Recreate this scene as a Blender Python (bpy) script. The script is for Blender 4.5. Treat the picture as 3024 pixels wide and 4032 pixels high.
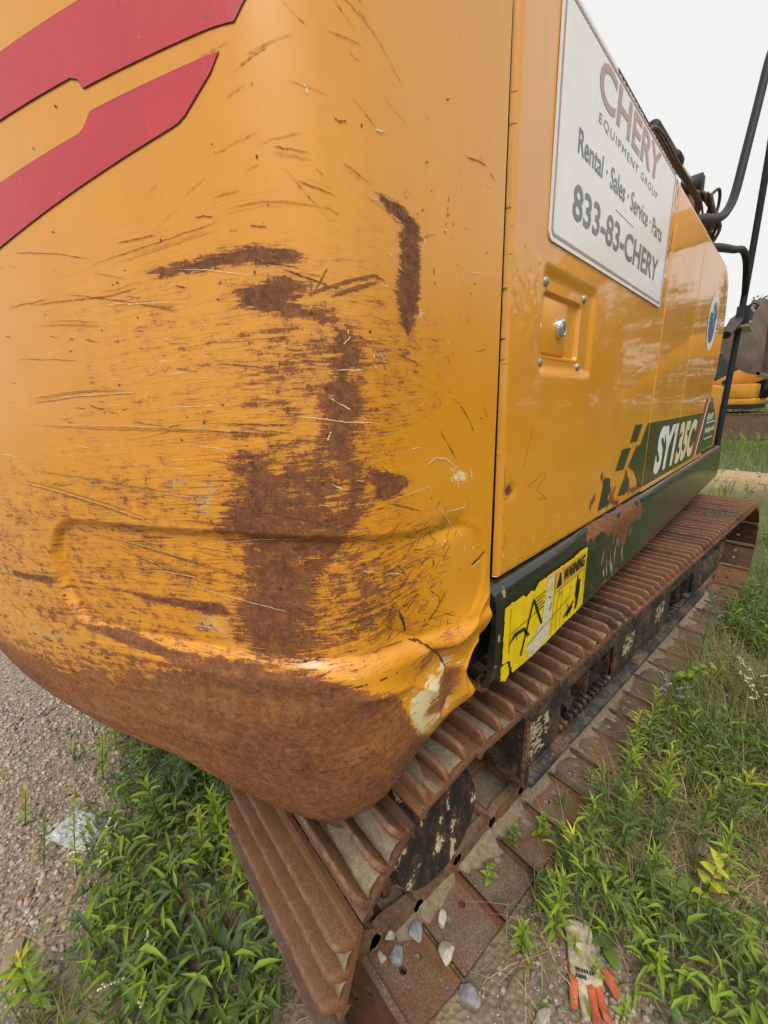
import bpy, bmesh, math, random
import numpy as np
from mathutils import Vector, Matrix

for o in list(bpy.data.objects): bpy.data.objects.remove(o)
scene = bpy.context.scene
COL = scene.collection
rng = np.random.default_rng(7)
random.seed(7)
R_ = math.radians

# ------------------------------------------------------------------ camera
def rot_cam(pitch, yaw, roll):
    h = Vector((-math.sin(yaw), math.cos(yaw), 0)); r = Vector((math.cos(yaw), math.sin(yaw), 0)); u = Vector((0, 0, 1))
    fw = math.cos(pitch)*h - math.sin(pitch)*u; up = math.sin(pitch)*h + math.cos(pitch)*u
    r2 = math.cos(roll)*r + math.sin(roll)*up; up2 = -math.sin(roll)*r + math.cos(roll)*up
    return Matrix((r2, up2, -fw)).transposed()
cd = bpy.data.cameras.new('camera'); cam = bpy.data.objects.new('camera', cd); COL.objects.link(cam)
cam.matrix_world = Matrix.Translation((0.4128, -0.5427, 1.3746)) @ rot_cam(R_(14.48), R_(50.695), R_(-1.872)).to_4x4()
cd.sensor_fit = 'HORIZONTAL'; cd.sensor_width = 36; cd.lens = 36*1576.03/3024
cd.clip_start = 0.02; cd.clip_end = 600
scene.camera = cam

# ------------------------------------------------------------------ sky, sun, exposure
SUN_EL, SUN_AZ = R_(58), R_(132)          # azimuth from +Y towards +X: behind the camera
w = bpy.data.worlds.new('World'); scene.world = w; w.use_nodes = True
nt = w.node_tree; nt.nodes.clear()
sky = nt.nodes.new('ShaderNodeTexSky'); sky.sky_type = 'NISHITA'; sky.sun_disc = False
sky.sun_elevation = SUN_EL; sky.sun_rotation = SUN_AZ; sky.dust_density = 4.0
mx = nt.nodes.new('ShaderNodeMix'); mx.data_type = 'RGBA'; mx.inputs[0].default_value = 0.88
mx.inputs[7].default_value = (6.9, 6.8, 6.6, 1)      # the even white of the overcast
bg = nt.nodes.new('ShaderNodeBackground'); bg.inputs[1].default_value = 0.1
wo = nt.nodes.new('ShaderNodeOutputWorld')
nt.links.new(sky.outputs[0], mx.inputs[6]); nt.links.new(mx.outputs[2], bg.inputs[0]); nt.links.new(bg.outputs[0], wo.inputs[0])
sl = bpy.data.lights.new('sun', 'SUN'); sl.energy = 1.5; sl.angle = R_(25); sl.color = (1.0, 0.95, 0.87)
so = bpy.data.objects.new('sun', sl); COL.objects.link(so)
sd = Vector((math.sin(SUN_AZ)*math.cos(SUN_EL), math.cos(SUN_AZ)*math.cos(SUN_EL), math.sin(SUN_EL)))
so.rotation_euler = sd.to_track_quat('Z', 'Y').to_euler(); so.location = sd*30
vs = scene.view_settings; vs.view_transform = 'Standard'; vs.look = 'None'; vs.exposure = 0.52; vs.gamma = 1; vs.use_curve_mapping = False

# ------------------------------------------------------------------ mesh helpers
def tag(o, label=None, cat=None, group=None, kind=None):
    if label: o['label'] = label
    if cat: o['category'] = cat
    if group: o['group'] = group
    if kind: o['kind'] = kind
    return o
def empty(name, loc=(0, 0, 0), rz=0.0, parent=None):
    o = bpy.data.objects.new(name, None); COL.objects.link(o); o.location = loc; o.rotation_euler = (0, 0, rz)
    o.empty_display_size = 0.1
    if parent: o.parent = parent
    return o
def link(name, me, parent=None, rz=0.0):
    o = bpy.data.objects.new(name, me); COL.objects.link(o)
    if parent: o.parent = parent
    o.rotation_euler = (0, 0, rz)
    return o
def np_mesh(name, V, F, mat=None, smooth=True, attrs=None):
    """V (n,3); F an (m,k) array or a list of such arrays"""
    V = np.asarray(V, np.float32); Fs = F if isinstance(F, list) else [F]
    Fs = [np.asarray(f, np.int32) for f in Fs if len(f)]
    me = bpy.data.meshes.new(name); me.vertices.add(len(V)); me.vertices.foreach_set('co', V.ravel())
    nl = sum(f.size for f in Fs); npoly = sum(len(f) for f in Fs)
    me.loops.add(nl); me.polygons.add(npoly)
    me.loops.foreach_set('vertex_index', np.concatenate([f.ravel() for f in Fs]))
    tot = np.concatenate([np.full(len(f), f.shape[1], np.int32) for f in Fs]); st = np.r_[0, np.cumsum(tot)[:-1]].astype(np.int32)
    me.polygons.foreach_set('loop_start', st)
    me.update(calc_edges=True)
    me.polygons.foreach_set('use_smooth', np.full(npoly, smooth))
    for k, a in (attrs or {}).items():
        at = me.attributes.new(k, 'FLOAT_COLOR', 'POINT'); at.data.foreach_set('color', np.asarray(a, np.float32).ravel())
    if mat: me.materials.append(mat)
    me.validate(clean_customdata=False)
    return me
def grid_faces(n, m, off=0, flip=False):
    i = np.arange(n-1)[:, None]*m + np.arange(m-1)[None, :]
    f = np.stack([i, i+1, i+m+1, i+m], -1).reshape(-1, 4) + off
    return f[:, ::-1] if flip else f
class MB:
    """collects shapes of one part"""
    def __init__(s): s.V = []; s.F = []
    def add(s, verts, faces):
        n = len(s.V); s.V += [tuple(v) for v in verts]; s.F += [tuple(i+n for i in f) for f in faces]; return s
    def box(s, x0, x1, y0, y1, z0, z1):
        v = [(x0,y0,z0),(x1,y0,z0),(x1,y1,z0),(x0,y1,z0),(x0,y0,z1),(x1,y0,z1),(x1,y1,z1),(x0,y1,z1)]
        return s.add(v, [(0,3,2,1),(4,5,6,7),(0,1,5,4),(1,2,6,5),(2,3,7,6),(3,0,4,7)])
    def prism(s, prof, axis, a, b):
        """profile polygon extruded along axis between a and b; profile gives the two other axes in order"""
        def p(u, v, t): return {0: (t, u, v), 1: (u, t, v), 2: (u, v, t)}[axis]
        n = len(prof); v = [p(u, q, a) for u, q in prof] + [p(u, q, b) for u, q in prof]
        f = [tuple(range(n)), tuple(range(2*n-1, n-1, -1))] + [(i, n+i, n+(i+1) % n, (i+1) % n) for i in range(n)]
        return s.add(v, f)
    def tube(s, pts, r, n=10, cap=True):
        P = [Vector(p) for p in pts]; rs = r if isinstance(r, (list, tuple)) else [r]*len(P)
        base = len(s.V); up = Vector((0.31, 0.17, 0.93)); prev = None
        for i, p in enumerate(P):
            t = (P[min(i+1, len(P)-1)] - P[max(i-1, 0)]).normalized()
            if prev is None:
                x = t.cross(up); x = x.normalized() if x.length > 1e-4 else t.orthogonal().normalized()
            else:
                x = (prev - t*prev.dot(t)).normalized()
            prev = x; y = t.cross(x)
            for k in range(n):
                a = 2*math.pi*k/n; s.V.append(tuple(p + (x*math.cos(a) + y*math.sin(a))*rs[i]))
        for i in range(len(P)-1):
            for k in range(n):
                a = base+i*n+k; b = base+i*n+(k+1) % n
                s.F.append((a, b, b+n, a+n))
        if cap:
            s.F.append(tuple(base+k for k in range(n))[::-1]); e = base+(len(P)-1)*n; s.F.append(tuple(e+k for k in range(n)))
        return s
    def build(s, name, mat, parent=None, rz=0.0, smooth=False, bevel=0.0, seg=2, loc=None):
        bm = bmesh.new(); vs_ = [bm.verts.new(v) for v in s.V]
        for f in s.F:
            try: bm.faces.new([vs_[i] for i in f])
            except ValueError: pass
        bmesh.ops.recalc_face_normals(bm, faces=bm.faces)
        if bevel:
            ed = [e for e in bm.edges if len(e.link_faces) == 2 and e.calc_face_angle(0) > 0.5]
            bmesh.ops.bevel(bm, geom=ed, offset=bevel, segments=seg, affect='EDGES', profile=0.5, clamp_overlap=True)
        me = bpy.data.meshes.new(name); bm.to_mesh(me); bm.free()
        if mat: me.materials.append(mat)
        if smooth or bevel:
            me.polygons.foreach_set('use_smooth', np.ones(len(me.polygons), bool))
            if not smooth or bevel: me.set_sharp_from_angle(angle=R_(40))
        o = link(name, me, parent, rz)
        if loc: o.location = loc
        return o
def text_mesh(txt, size, bold=0.0, shear=0.0, space=1.0, align='LEFT'):
    c = bpy.data.curves.new('lettering', 'FONT'); c.body = txt; c.size = size; c.offset = bold; c.shear = shear; c.space_character = space; c.align_x = align
    c.resolution_u = 4
    o = bpy.data.objects.new('lettering', c); COL.objects.link(o)
    dg = bpy.context.evaluated_depsgraph_get(); dg.update()
    me = bpy.data.meshes.new_from_object(o.evaluated_get(dg)); bpy.data.objects.remove(o)
    return me
def text_on(txt, box, fn, mat, name, parent, rz=0.0, bold=0.0, shear=0.0, space=1.0):
    """lettering stretched into box (u0,u1,v0,v1); fn maps (u,v) arrays to xyz"""
    me = text_mesh(txt, 1.0, bold, shear, space)
    n = len(me.vertices); co = np.empty(n*3, np.float32); me.vertices.foreach_get('co', co); co = co.reshape(-1, 3)
    u = (co[:, 0]-co[:, 0].min())/max(np.ptp(co[:, 0]), 1e-6); v = (co[:, 1]-co[:, 1].min())/max(np.ptp(co[:, 1]), 1e-6)
    co = np.asarray(fn(box[0]+u*(box[1]-box[0]), box[2]+v*(box[3]-box[2])), np.float32)
    me.vertices.foreach_set('co', co.ravel()); me.materials.clear(); me.materials.append(mat); me.update()
    me.name = name
    return link(name, me, parent, rz)
def poly_sheet(name, poly, fn, mat, parent, rz=0.0, cuts=None):
    """flat print: polygon (u,v) mapped onto a surface; cut along u every `cuts` so that it follows a curve"""
    bm = bmesh.new(); f = bm.faces.new([bm.verts.new((u, v, 0)) for u, v in poly])
    bm.normal_update()
    bmesh.ops.triangulate(bm, faces=bm.faces)
    if cuts:
        us = [p[0] for p in poly]; u = min(us)+cuts
        while u < max(us):
            bmesh.ops.bisect_plane(bm, geom=bm.verts[:]+bm.edges[:]+bm.faces[:], plane_co=(u, 0, 0), plane_no=(1, 0, 0)); u += cuts
    me = bpy.data.meshes.new(name); bm.to_mesh(me); bm.free()
    n = len(me.vertices); co = np.empty(n*3, np.float32); me.vertices.foreach_get('co', co); co = co.reshape(-1, 3)
    me.vertices.foreach_set('co', np.asarray(fn(co[:, 0], co[:, 1]), np.float32).ravel()); me.materials.append(mat); me.update()
    return link(name, me, parent, rz)
def copy_tree(o, parent=None):
    c = o.copy(); COL.objects.link(c)
    if parent: c.parent = parent
    for ch in o.children: copy_tree(ch, c)
    return c
# numpy noise
def vnoise(u, v, su, sv, seed, oct=1):
    out = np.zeros(np.broadcast(u, v).shape, np.float32); amp = 1.0; tot = 0
    for k in range(oct):
        T = np.random.default_rng(seed+k*131).random((257, 257)).astype(np.float32)
        a = u/su*(2**k)+37.3*k; b = v/sv*(2**k)+11.7*k
        ai = np.floor(a).astype(int); bi = np.floor(b).astype(int); fa = a-ai; fb = b-bi
        fa = fa*fa*(3-2*fa); fb = fb*fb*(3-2*fb); ai &= 255; bi &= 255
        out += amp*((T[ai, bi]*(1-fa)+T[ai+1, bi]*fa)*(1-fb)+(T[ai, bi+1]*(1-fa)+T[ai+1, bi+1]*fa)*fb); tot += amp; amp *= .5
    return out/tot
def sstep(a, b, x):
    t = np.clip((x-a)/(b-a), 0, 1); return t*t*(3-2*t)
def poly_sd(u, v, poly):
    """signed distance to a polygon, negative inside"""
    P = np.array(poly, float); d2 = np.full(u.shape, 1e9); ins = np.zeros(u.shape, bool)
    for i in range(len(P)):
        a, b = P[i], P[(i+1) % len(P)]; e = b-a
        t = np.clip(((u-a[0])*e[0]+(v-a[1])*e[1])/max(e@e, 1e-12), 0, 1)
        d2 = np.minimum(d2, (u-a[0]-t*e[0])**2+(v-a[1]-t*e[1])**2)
        c = (a[1] > v) != (b[1] > v)
        with np.errstate(divide='ignore', invalid='ignore'): xi = a[0]+(v-a[1])*e[0]/(e[1] if abs(e[1]) > 1e-12 else 1e-12)
        ins ^= c & (u < xi)
    d = np.sqrt(d2); return np.where(ins, -d, d)

# ------------------------------------------------------------------ materials
class NT:
    def __init__(s, name):
        s.m = bpy.data.materials.new(name); s.m.use_nodes = True; s.t = s.m.node_tree; s.n = s.t.nodes; s.b = s.n['Principled BSDF']
    def node(s, t, **kw):
        n = s.n.new(t)
        for k, v in kw.items():
            if isinstance(k, str) and k[0] == 'i' and k[1:].isdigit(): n.inputs[int(k[1:])].default_value = v
            else: setattr(n, k, v)
        return n
    def lk(s, a, b): s.t.links.new(a, b)
    def coord(s, scale=(1, 1, 1), obj=True):
        tc = s.node('ShaderNodeTexCoord'); mp = s.node('ShaderNodeMapping'); mp.inputs['Scale'].default_value = scale
        s.lk(tc.outputs['Object' if obj else 'Generated'], mp.inputs[0]); return mp.outputs[0]
    def noise(s, scale, detail=4, rough=.6, vec=None, dist=0.0):
        n = s.node('ShaderNodeTexNoise'); n.inputs['Scale'].default_value = scale; n.inputs['Detail'].default_value = detail
        n.inputs['Roughness'].default_value = rough; n.inputs['Distortion'].default_value = dist
        s.lk(vec if vec is not None else s.coord(), n.inputs['Vector']); return n.outputs['Fac']
    def ramp(s, fac, stops, interp='LINEAR'):
        r = s.node('ShaderNodeValToRGB'); cr = r.color_ramp; cr.interpolation = interp
        while len(cr.elements) < len(stops): cr.elements.new(0.5)
        for e, (p, c) in zip(cr.elements, stops):
            e.position = p; e.color = (*c, 1) if not isinstance(c, (int, float)) else (c, c, c, 1)
        s.lk(fac, r.inputs[0]); return r.outputs[0]
    def mix(s, fac, a, b):
        m = s.node('ShaderNodeMix', data_type='RGBA')
        for v, i in ((fac, 0), (a, 6), (b, 7)):
            if hasattr(v, 'is_linked') or hasattr(v, 'links'): s.lk(v, m.inputs[i])
            elif i == 0: m.inputs[0].default_value = v
            else: m.inputs[i].default_value = (*v, 1)
        return m.outputs[2]
    def math(s, op, a, b=0.0, c=None, clamp=False):
        m = s.node('ShaderNodeMath', operation=op, use_clamp=clamp)
        for v, i in ((a, 0), (b, 1)) + (((c, 2),) if c is not None else ()):
            if hasattr(v, 'links'): s.lk(v, m.inputs[i])
            else: m.inputs[i].default_value = v
        return m.outputs[0]
    def set(s, **kw):
        for k, v in kw.items():
            i = s.b.inputs[k.replace('_', ' ')]
            if hasattr(v, 'links'): s.lk(v, i)
            else: i.default_value = (*v, 1) if isinstance(v, tuple) and len(v) == 3 else v
    def bump(s, h, strength=.3, dist=.002):
        b = s.node('ShaderNodeBump'); b.inputs['Strength'].default_value = strength; b.inputs['Distance'].default_value = dist
        s.lk(h, b.inputs['Height']); s.lk(b.outputs[0], s.b.inputs['Normal'])
    def attr(s, name):
        a = s.node('ShaderNodeAttribute', attribute_name=name); sp = s.node('ShaderNodeSeparateColor'); s.lk(a.outputs['Color'], sp.inputs[0])
        return sp.outputs[0], sp.outputs[1], sp.outputs[2], a.outputs['Alpha']
    def objrand(s):
        return s.node('ShaderNodeObjectInfo').outputs['Random']
def simple(name, col, rough=.6, var=.25, scale=20, metal=0.0, coat=0.0, bump=0.0, spec=.5):
    t = NT(name); n = t.noise(scale, 5, .65)
    t.set(Base_Color=t.ramp(n, [(.3, tuple(c*(1-var) for c in col)), (.7, tuple(min(1, c*(1+var)) for c in col))]), Roughness=rough, Metallic=metal, Coat_Weight=coat)
    t.b.inputs['Specular IOR Level'].default_value = spec
    if bump: t.bump(t.noise(scale*4, 4), bump, .003)
    return t.m

def paint_mat(name='worn_yellow_paint', cr=.26, cwt=.55):
    """yellow enamel; vertex masks say where it is worn (r rust, g scrape, b primer), the noise runs along the surface"""
    t = NT(name)
    r, g, b, a = t.attr('wear'); su, zu, zone, _ = t.attr('suv')
    def streak(ks, kz, slope, detail=2, off=0.0):
        c = t.node('ShaderNodeCombineXYZ'); t.lk(t.math('MULTIPLY', su, ks), c.inputs[0]); t.lk(t.math('MULTIPLY', t.math('ADD', zu, t.math('MULTIPLY', su, slope)), kz), c.inputs[1]); c.inputs[2].default_value = off
        return t.noise(1.0, detail, .6, vec=c.outputs[0])
    fine = t.noise(420, 3, .6); mid = t.noise(110, 5, .7); big = t.noise(3.0, 4, .6); blot = t.noise(28, 5, .65); chip = t.noise(48, 6, .72, vec=t.coord((1, 1, 1.5)))
    base = t.mix(t.ramp(big, [(.3, 0), (.7, 1)]), (0.69, 0.280, 0.005), (0.76, 0.330, 0.012))
    rain = t.noise(1.0, 4, .65, vec=t.coord((55, 55, 2.2)))
    base = t.mix(t.math('MULTIPLY', t.ramp(rain, [(.50, 0), (.72, 1)]), .13), base, (0.48, 0.20, 0.02)); base = t.mix(t.math('MULTIPLY', t.ramp(t.noise(5.5, 6, .7), [(.45, 0), (.75, 1)]), .15), base, (0.66, 0.42, 0.16))
    base = t.mix(t.math('MULTIPLY', t.ramp(t.noise(170, 4, .7), [(.62, 0), (.78, 1)]), .35), base, (0.30, 0.11, 0.012))   # fine dirt specks
    sN = t.math('ADD', t.math('MULTIPLY', streak(9, 210, .10, 4), .5), t.math('MULTIPLY', streak(34, 520, -.06, 3, 3.0), .5)); sC = t.math('SUBTRACT', sN, .5)
    def worn(d, amp, k=2.2):
        am = t.ramp(d, [(0, 0), (.10, 1), (.75, .9), (1, .25)])
        v = t.math('ADD', d, t.math('MULTIPLY', t.math('MULTIPLY', sC, am), amp*k)); v = t.math('ADD', v, t.math('MULTIPLY', t.math('MULTIPLY', t.math('SUBTRACT', chip, .5), am), 1.9))
        return t.math('ADD', v, t.math('MULTIPLY', t.math('MULTIPLY', t.math('SUBTRACT', fine, .5), am), .6))
    hair2 = t.math('MULTIPLY', t.ramp(streak(11, 380, .03, 1, 9.0), [(.66, 0), (.70, 1)]), t.math('MULTIPLY', zone, t.ramp(blot, [(.48, 0), (.62, .75)])))
    cream = t.math('MAXIMUM', t.ramp(worn(b, 1.0), [(.44, 0), (.54, 1)]), hair2)
    base = t.mix(cream, base, (0.82, 0.70, 0.40))
    hair = t.math('MULTIPLY', t.ramp(streak(9, 420, .07, 1, 5.0), [(.62, 0), (.68, 1)]), t.math('MULTIPLY', zone, t.ramp(big, [(.38, .25), (.6, .8)])))
    sc = t.math('MAXIMUM', t.ramp(t.math('ADD', g, t.math('MULTIPLY', t.math('SUBTRACT', fine, .5), .25)), [(.25, 0), (.8, 1)]), hair)
    base = t.mix(sc, base, (0.13, 0.050, 0.018))
    rm = worn(r, 1.0)
    halo = t.math('MULTIPLY', t.ramp(rm, [(.15, 0), (.46, 1)]), .62)                 # thin rusty film round each patch
    base = t.mix(halo, base, (0.42, 0.14, 0.016))
    rmask = t.ramp(rm, [(.44, 0), (.54, 1)])
    lng = streak(4.5, 48, .05, 5, 21.0); thin = streak(7, 190, .02, 3, 31.0)
    cs = t.math('ADD', t.math('ADD', t.math('MULTIPLY', mid, .46), t.math('MULTIPLY', sN, .14)), t.math('ADD', t.math('MULTIPLY', lng, .12), t.math('MULTIPLY', chip, .28)))
    rc1 = t.ramp(cs, [(.36, (0.055, 0.019, 0.010)), (.5, (0.155, 0.054, 0.018)), (.64, (0.30, 0.11, 0.030))])
    rc2 = t.ramp(cs, [(.36, (0.13, 0.042, 0.011)), (.5, (0.30, 0.105, 0.024)), (.64, (0.46, 0.20, 0.06))])
    rc = t.mix(a, rc1, rc2); rc = t.mix(t.math('MULTIPLY', t.ramp(rm, [(.50, 1), (.72, 0)]), .6), rc, (0.36, 0.125, 0.022))       # fresher rust towards the paint
    rc = t.mix(t.ramp(t.noise(330, 3, .7), [(.60, 0), (.68, .5)]), rc, (0.40, 0.19, 0.07))
    rc = t.mix(t.ramp(t.noise(260, 2, .5), [(.64, 0), (.70, .85)]), rc, (0.035, 0.012, 0.008))
    rc = t.mix(t.ramp(t.math('ADD', t.math('MULTIPLY', fine, .5), t.math('MULTIPLY', sN, .5)), [(.60, 0), (.66, .55)]), rc, (0.42, 0.26, 0.12))
    rc = t.mix(t.math('MULTIPLY', t.ramp(thin, [(.60, 0), (.66, 1)]), t.math('MULTIPLY', a, .35)), rc, (0.46, 0.22, 0.07))          # bright scrapes along the rim
    rc = t.mix(t.math('MULTIPLY', t.ramp(thin, [(.36, 1), (.42, 0)]), t.math('MULTIPLY', a, .35)), rc, (0.07, 0.028, 0.014))
    rc = t.mix(t.math('MULTIPLY', t.ramp(t.math('ADD', t.math('MULTIPLY', lng, .5), t.math('MULTIPLY', blot, .5)), [(.52, 0), (.62, 1)]), t.math('MULTIPLY', a, .40)), rc, (0.34, 0.25, 0.15))   # dried dust
    col = t.mix(rmask, base, rc)
    wearm = t.math('MAXIMUM', rmask, sc)
    t.set(Base_Color=col, Roughness=t.ramp(wearm, [(0, .42), (1, .78)]), Coat_Weight=t.math('MULTIPLY', t.ramp(wearm, [(0, cwt), (1, 0.0)]), t.ramp(t.math('ADD', t.math('MULTIPLY', rain, .5), t.math('MULTIPLY', t.noise(9, 5, .7), .5)), [(.35, 1), (.65, .72)])))
    t.b.inputs['Coat Roughness'].default_value = cr; t.b.inputs['Coat IOR'].default_value = 1.6
    h = t.math('ADD', t.math('MULTIPLY', rmask, t.math('ADD', mid, fine)), t.math('MULTIPLY', wearm, -.8)); h = t.math('ADD', h, t.math('MULTIPLY', t.noise(38, 3, .5), .10)); h = t.math('ADD', h, t.math('MULTIPLY', t.noise(700, 2, .5), .05))
    t.bump(h, .28, .0010)
    return t.m
M = {}
M['paint'] = paint_mat(); M['doorpaint'] = paint_mat('glossy_yellow_door_paint', .045, .85)
def skirt_mat():
    t = NT('dark_skirt_paint'); r, g, b, a = t.attr('wear')
    f = t.noise(200, 4, .7)
    col = t.ramp(t.noise(8, 5), [(.3, (0.010, 0.012, 0.009)), (.7, (0.022, 0.025, 0.018))])
    sc = t.ramp(t.math('ADD', g, t.math('MULTIPLY', t.math('SUBTRACT', f, .5), .6)), [(.4, 0), (.6, 1)])
    col = t.mix(sc, col, (0.30, 0.25, 0.16))
    rm = t.ramp(t.math('ADD', r, t.math('MULTIPLY', t.math('SUBTRACT', f, .5), .7)), [(.42, 0), (.58, 1)])
    col = t.mix(rm, col, t.ramp(t.noise(120, 6, .75), [(.32, (0.07, 0.025, 0.012)), (.5, (0.17, 0.06, 0.02)), (.68, (0.34, 0.13, 0.035))]))
    dust = t.math('MULTIPLY', t.ramp(t.noise(35, 6, .75), [(.5, 0), (.8, 1)]), .25)
    col = t.mix(dust, col, (0.16, 0.14, 0.10))
    w_ = t.math('MAXIMUM', sc, rm)
    t.set(Base_Color=col, Roughness=t.ramp(w_, [(0, .28), (1, .8)]), Coat_Weight=t.ramp(w_, [(0, .3), (1, 0)]))
    t.bump(t.noise(6, 2), .12, .01)
    return t.m
M['skirt'] = skirt_mat()
def rust_steel():
    t = NT('rusted_track_steel'); rnd = t.objrand()
    mid = t.noise(45, 6, .7); fine = t.noise(260, 4, .7); big = t.noise(7, 4, .6)
    c1 = t.ramp(mid, [(.25, (0.030, 0.018, 0.014)), (.5, (0.080, 0.036, 0.021)), (.75, (0.185, 0.066, 0.024))])
    c2 = t.ramp(fine, [(.3, (0.055, 0.026, 0.016)), (.55, (0.20, 0.074, 0.026)), (.74, (0.28, 0.20, 0.14))])
    col = t.mix(t.ramp(t.math('ADD', big, t.math('MULTIPLY', t.math('SUBTRACT', rnd, .5), .5)), [(.35, 0), (.65, .8)]), c1, c2)
    col = t.mix(t.math('MULTIPLY', t.ramp(rnd, [(0, 1), (.5, 0)]), .45), col, (0.045, 0.026, 0.018)); col = t.mix(t.math('MULTIPLY', t.ramp(rnd, [(.6, 0), (1, 1)]), .35), col, (0.24, 0.095, 0.035))
    dust = t.math('MULTIPLY', t.ramp(t.noise(16, 6, .7), [(.45, 0), (.75, 1)]), .35)
    col = t.mix(dust, col, (0.22, 0.165, 0.11))
    ge = t.node('ShaderNodeNewGeometry'); col = t.mix(t.math('MULTIPLY', t.ramp(ge.outputs['Pointiness'], [(.53, 0), (.60, 1)]), t.ramp(mid, [(.4, .1), (.65, .75)])), col, (0.34, 0.20, 0.12)); sx = t.node('ShaderNodeSeparateXYZ'); t.lk(ge.outputs['Normal'], sx.inputs[0])      # dust lies on what faces up
    pos = t.node('ShaderNodeSeparateXYZ'); t.lk(ge.outputs['Position'], pos.inputs[0])
    wn = t.node('ShaderNodeTexNoise'); wn.inputs['Scale'].default_value = 13; wn.inputs['Detail'].default_value = 7; wn.inputs['Roughness'].default_value = .72; t.lk(ge.outputs['Position'], wn.inputs['Vector'])
    fn = t.node('ShaderNodeTexNoise'); fn.inputs['Scale'].default_value = 210; fn.inputs['Detail'].default_value = 3; t.lk(ge.outputs['Position'], fn.inputs['Vector'])
    dm = t.math('MULTIPLY', t.ramp(sx.outputs[2], [(.75, 0), (.97, 1)]), t.ramp(t.math('ADD', t.math('MULTIPLY', wn.outputs['Fac'], .7), t.math('MULTIPLY', fn.outputs['Fac'], .3)), [(.40, .10), (.60, .85)])); dm = t.math('MULTIPLY', dm, t.ramp(pos.outputs[2], [(.08, 1), (.25, .22)]))
    col = t.mix(dm, col, t.ramp(fn.outputs['Fac'], [(.35, (0.135, 0.105, 0.078)), (.7, (0.30, 0.235, 0.165))]))
    t.set(Base_Color=col, Roughness=t.ramp(fine, [(.3, .50), (.7, .85)]), Metallic=.15)
    t.bump(t.math('ADD', mid, fine), .45, .0015)
    return t.m
M['track'] = rust_steel()
def frame_mat():
    t = NT('chipped_black_frame'); f = t.noise(70, 6, .7); g = t.noise(9, 5, .65)
    col = t.ramp(t.noise(30, 5), [(.3, (0.010, 0.010, 0.011)), (.7, (0.030, 0.029, 0.028))])
    col = t.mix(t.ramp(t.math('ADD', t.math('MULTIPLY', f, .6), t.math('MULTIPLY', g, .5)), [(.54, 0), (.64, 1)]), col, t.ramp(f, [(.3, (0.06, 0.028, 0.016)), (.7, (0.20, 0.10, 0.05))]))
    col = t.mix(t.math('MULTIPLY', t.ramp(t.noise(14, 6, .75), [(.5, 0), (.75, 1)]), .45), col, (0.24, 0.19, 0.13))
    t.set(Base_Color=col, Roughness=.6); t.bump(f, .3, .002)
    return t.m
M['frame'] = frame_mat()
def flaky(name, c_in, c_out, thr=.5):
    t = NT(name); f = t.noise(75, 5, .7, vec=t.coord((1, .55, 1))); m = t.ramp(f, [(thr-.03, 0), (thr+.03, 1)])
    t.set(Base_Color=t.mix(m, c_out, t.mix(t.noise(160, 3), c_in, tuple(.8*c for c in c_in))), Roughness=.7); t.bump(m, .4, .001)
    return t.m
M['flake'] = flaky('flaking_cream_paint', (0.55, 0.46, 0.28), (0.018, 0.017, 0.016), .50)
M['black'] = simple('black_plastic', (0.012, 0.012, 0.013), .45, .3, 40)
M['rubber'] = simple('black_rubber_hose', (0.02, 0.018, 0.016), .65, .5, 30)
M['dark'] = simple('dark_interior', (0.008, 0.007, 0.006), .9, .3, 20)  # near-black that stands in for shade inside gaps and openings
M['rail'] = simple('dark_grey_rail_paint', (0.010, 0.014, 0.016), .55, .35, 25, spec=.3)
M['chrome'] = simple('zinc_lock', (0.62, 0.62, 0.60), .28, .12, 60, metal=.9)
M['rivet'] = simple('dull_rivet', (0.36, 0.34, 0.31), .45, .25, 200, metal=.6)
M['signwhite'] = simple('white_sign_vinyl', (0.80, 0.81, 0.80), .38, .04, 30, coat=.25)
M['signgrey'] = simple('grey_print', (0.16, 0.175, 0.19), .42, .12, 60, coat=.2)
M['signred'] = simple('faded_red_print', (0.42, 0.27, 0.24), .42, .14, 60, coat=.2)
def stripe_mat():
    t = NT('faded_red_stripe'); n = t.noise(5, 5, .6); f = t.noise(120, 4, .7)
    col = t.ramp(n, [(.3, (0.50, 0.024, 0.042)), (.7, (0.58, 0.046, 0.066))])
    col = t.mix(t.ramp(f, [(.68, 0), (.74, .8)]), col, (0.33, 0.035, 0.04))
    col = t.mix(t.math('MULTIPLY', t.ramp(t.noise(1.0, 4, .65, vec=t.coord((55, 55, 2.2))), [(.5, 0), (.72, 1)]), .25), col, (0.36, 0.03, 0.04)); col = t.mix(t.ramp(t.noise(420, 2), [(.70, 0), (.74, .7)]), col, (0.70, 0.30, 0.22)); t.set(Base_Color=col, Roughness=.5, Coat_Weight=.35); t.b.inputs['Coat Roughness'].default_value = .2
    return t.m
M['stripe'] = stripe_mat()
M['stripeedge'] = simple('grimy_sticker_edge', (0.055, 0.018, 0.018), .7, .4, 150)
M['decal'] = simple('dark_green_black_vinyl', (0.012, 0.016, 0.011), .25, .3, 15, coat=.4)
M['decalred'] = simple('red_vinyl', (0.50, 0.03, 0.04), .35, .15, 30)
M['white'] = simple('white_vinyl', (0.74, 0.75, 0.72), .4, .08, 30)
M['creamvinyl'] = simple('yellowed_vinyl', (0.70, 0.64, 0.40), .4, .08, 30)
M['wyellow'] = simple('warning_yellow_vinyl', (0.78, 0.56, 0.01), .42, .12, 25)
M['wwhite'] = flaky('scraped_white_vinyl', (0.66, 0.62, 0.46), (0.55, 0.42, 0.04), .44)
M['worange'] = simple('warning_orange_vinyl', (0.66, 0.36, 0.06), .45, .12, 25)
M['ink'] = simple('black_ink', (0.008, 0.009, 0.007), .5, .3, 60)
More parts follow.
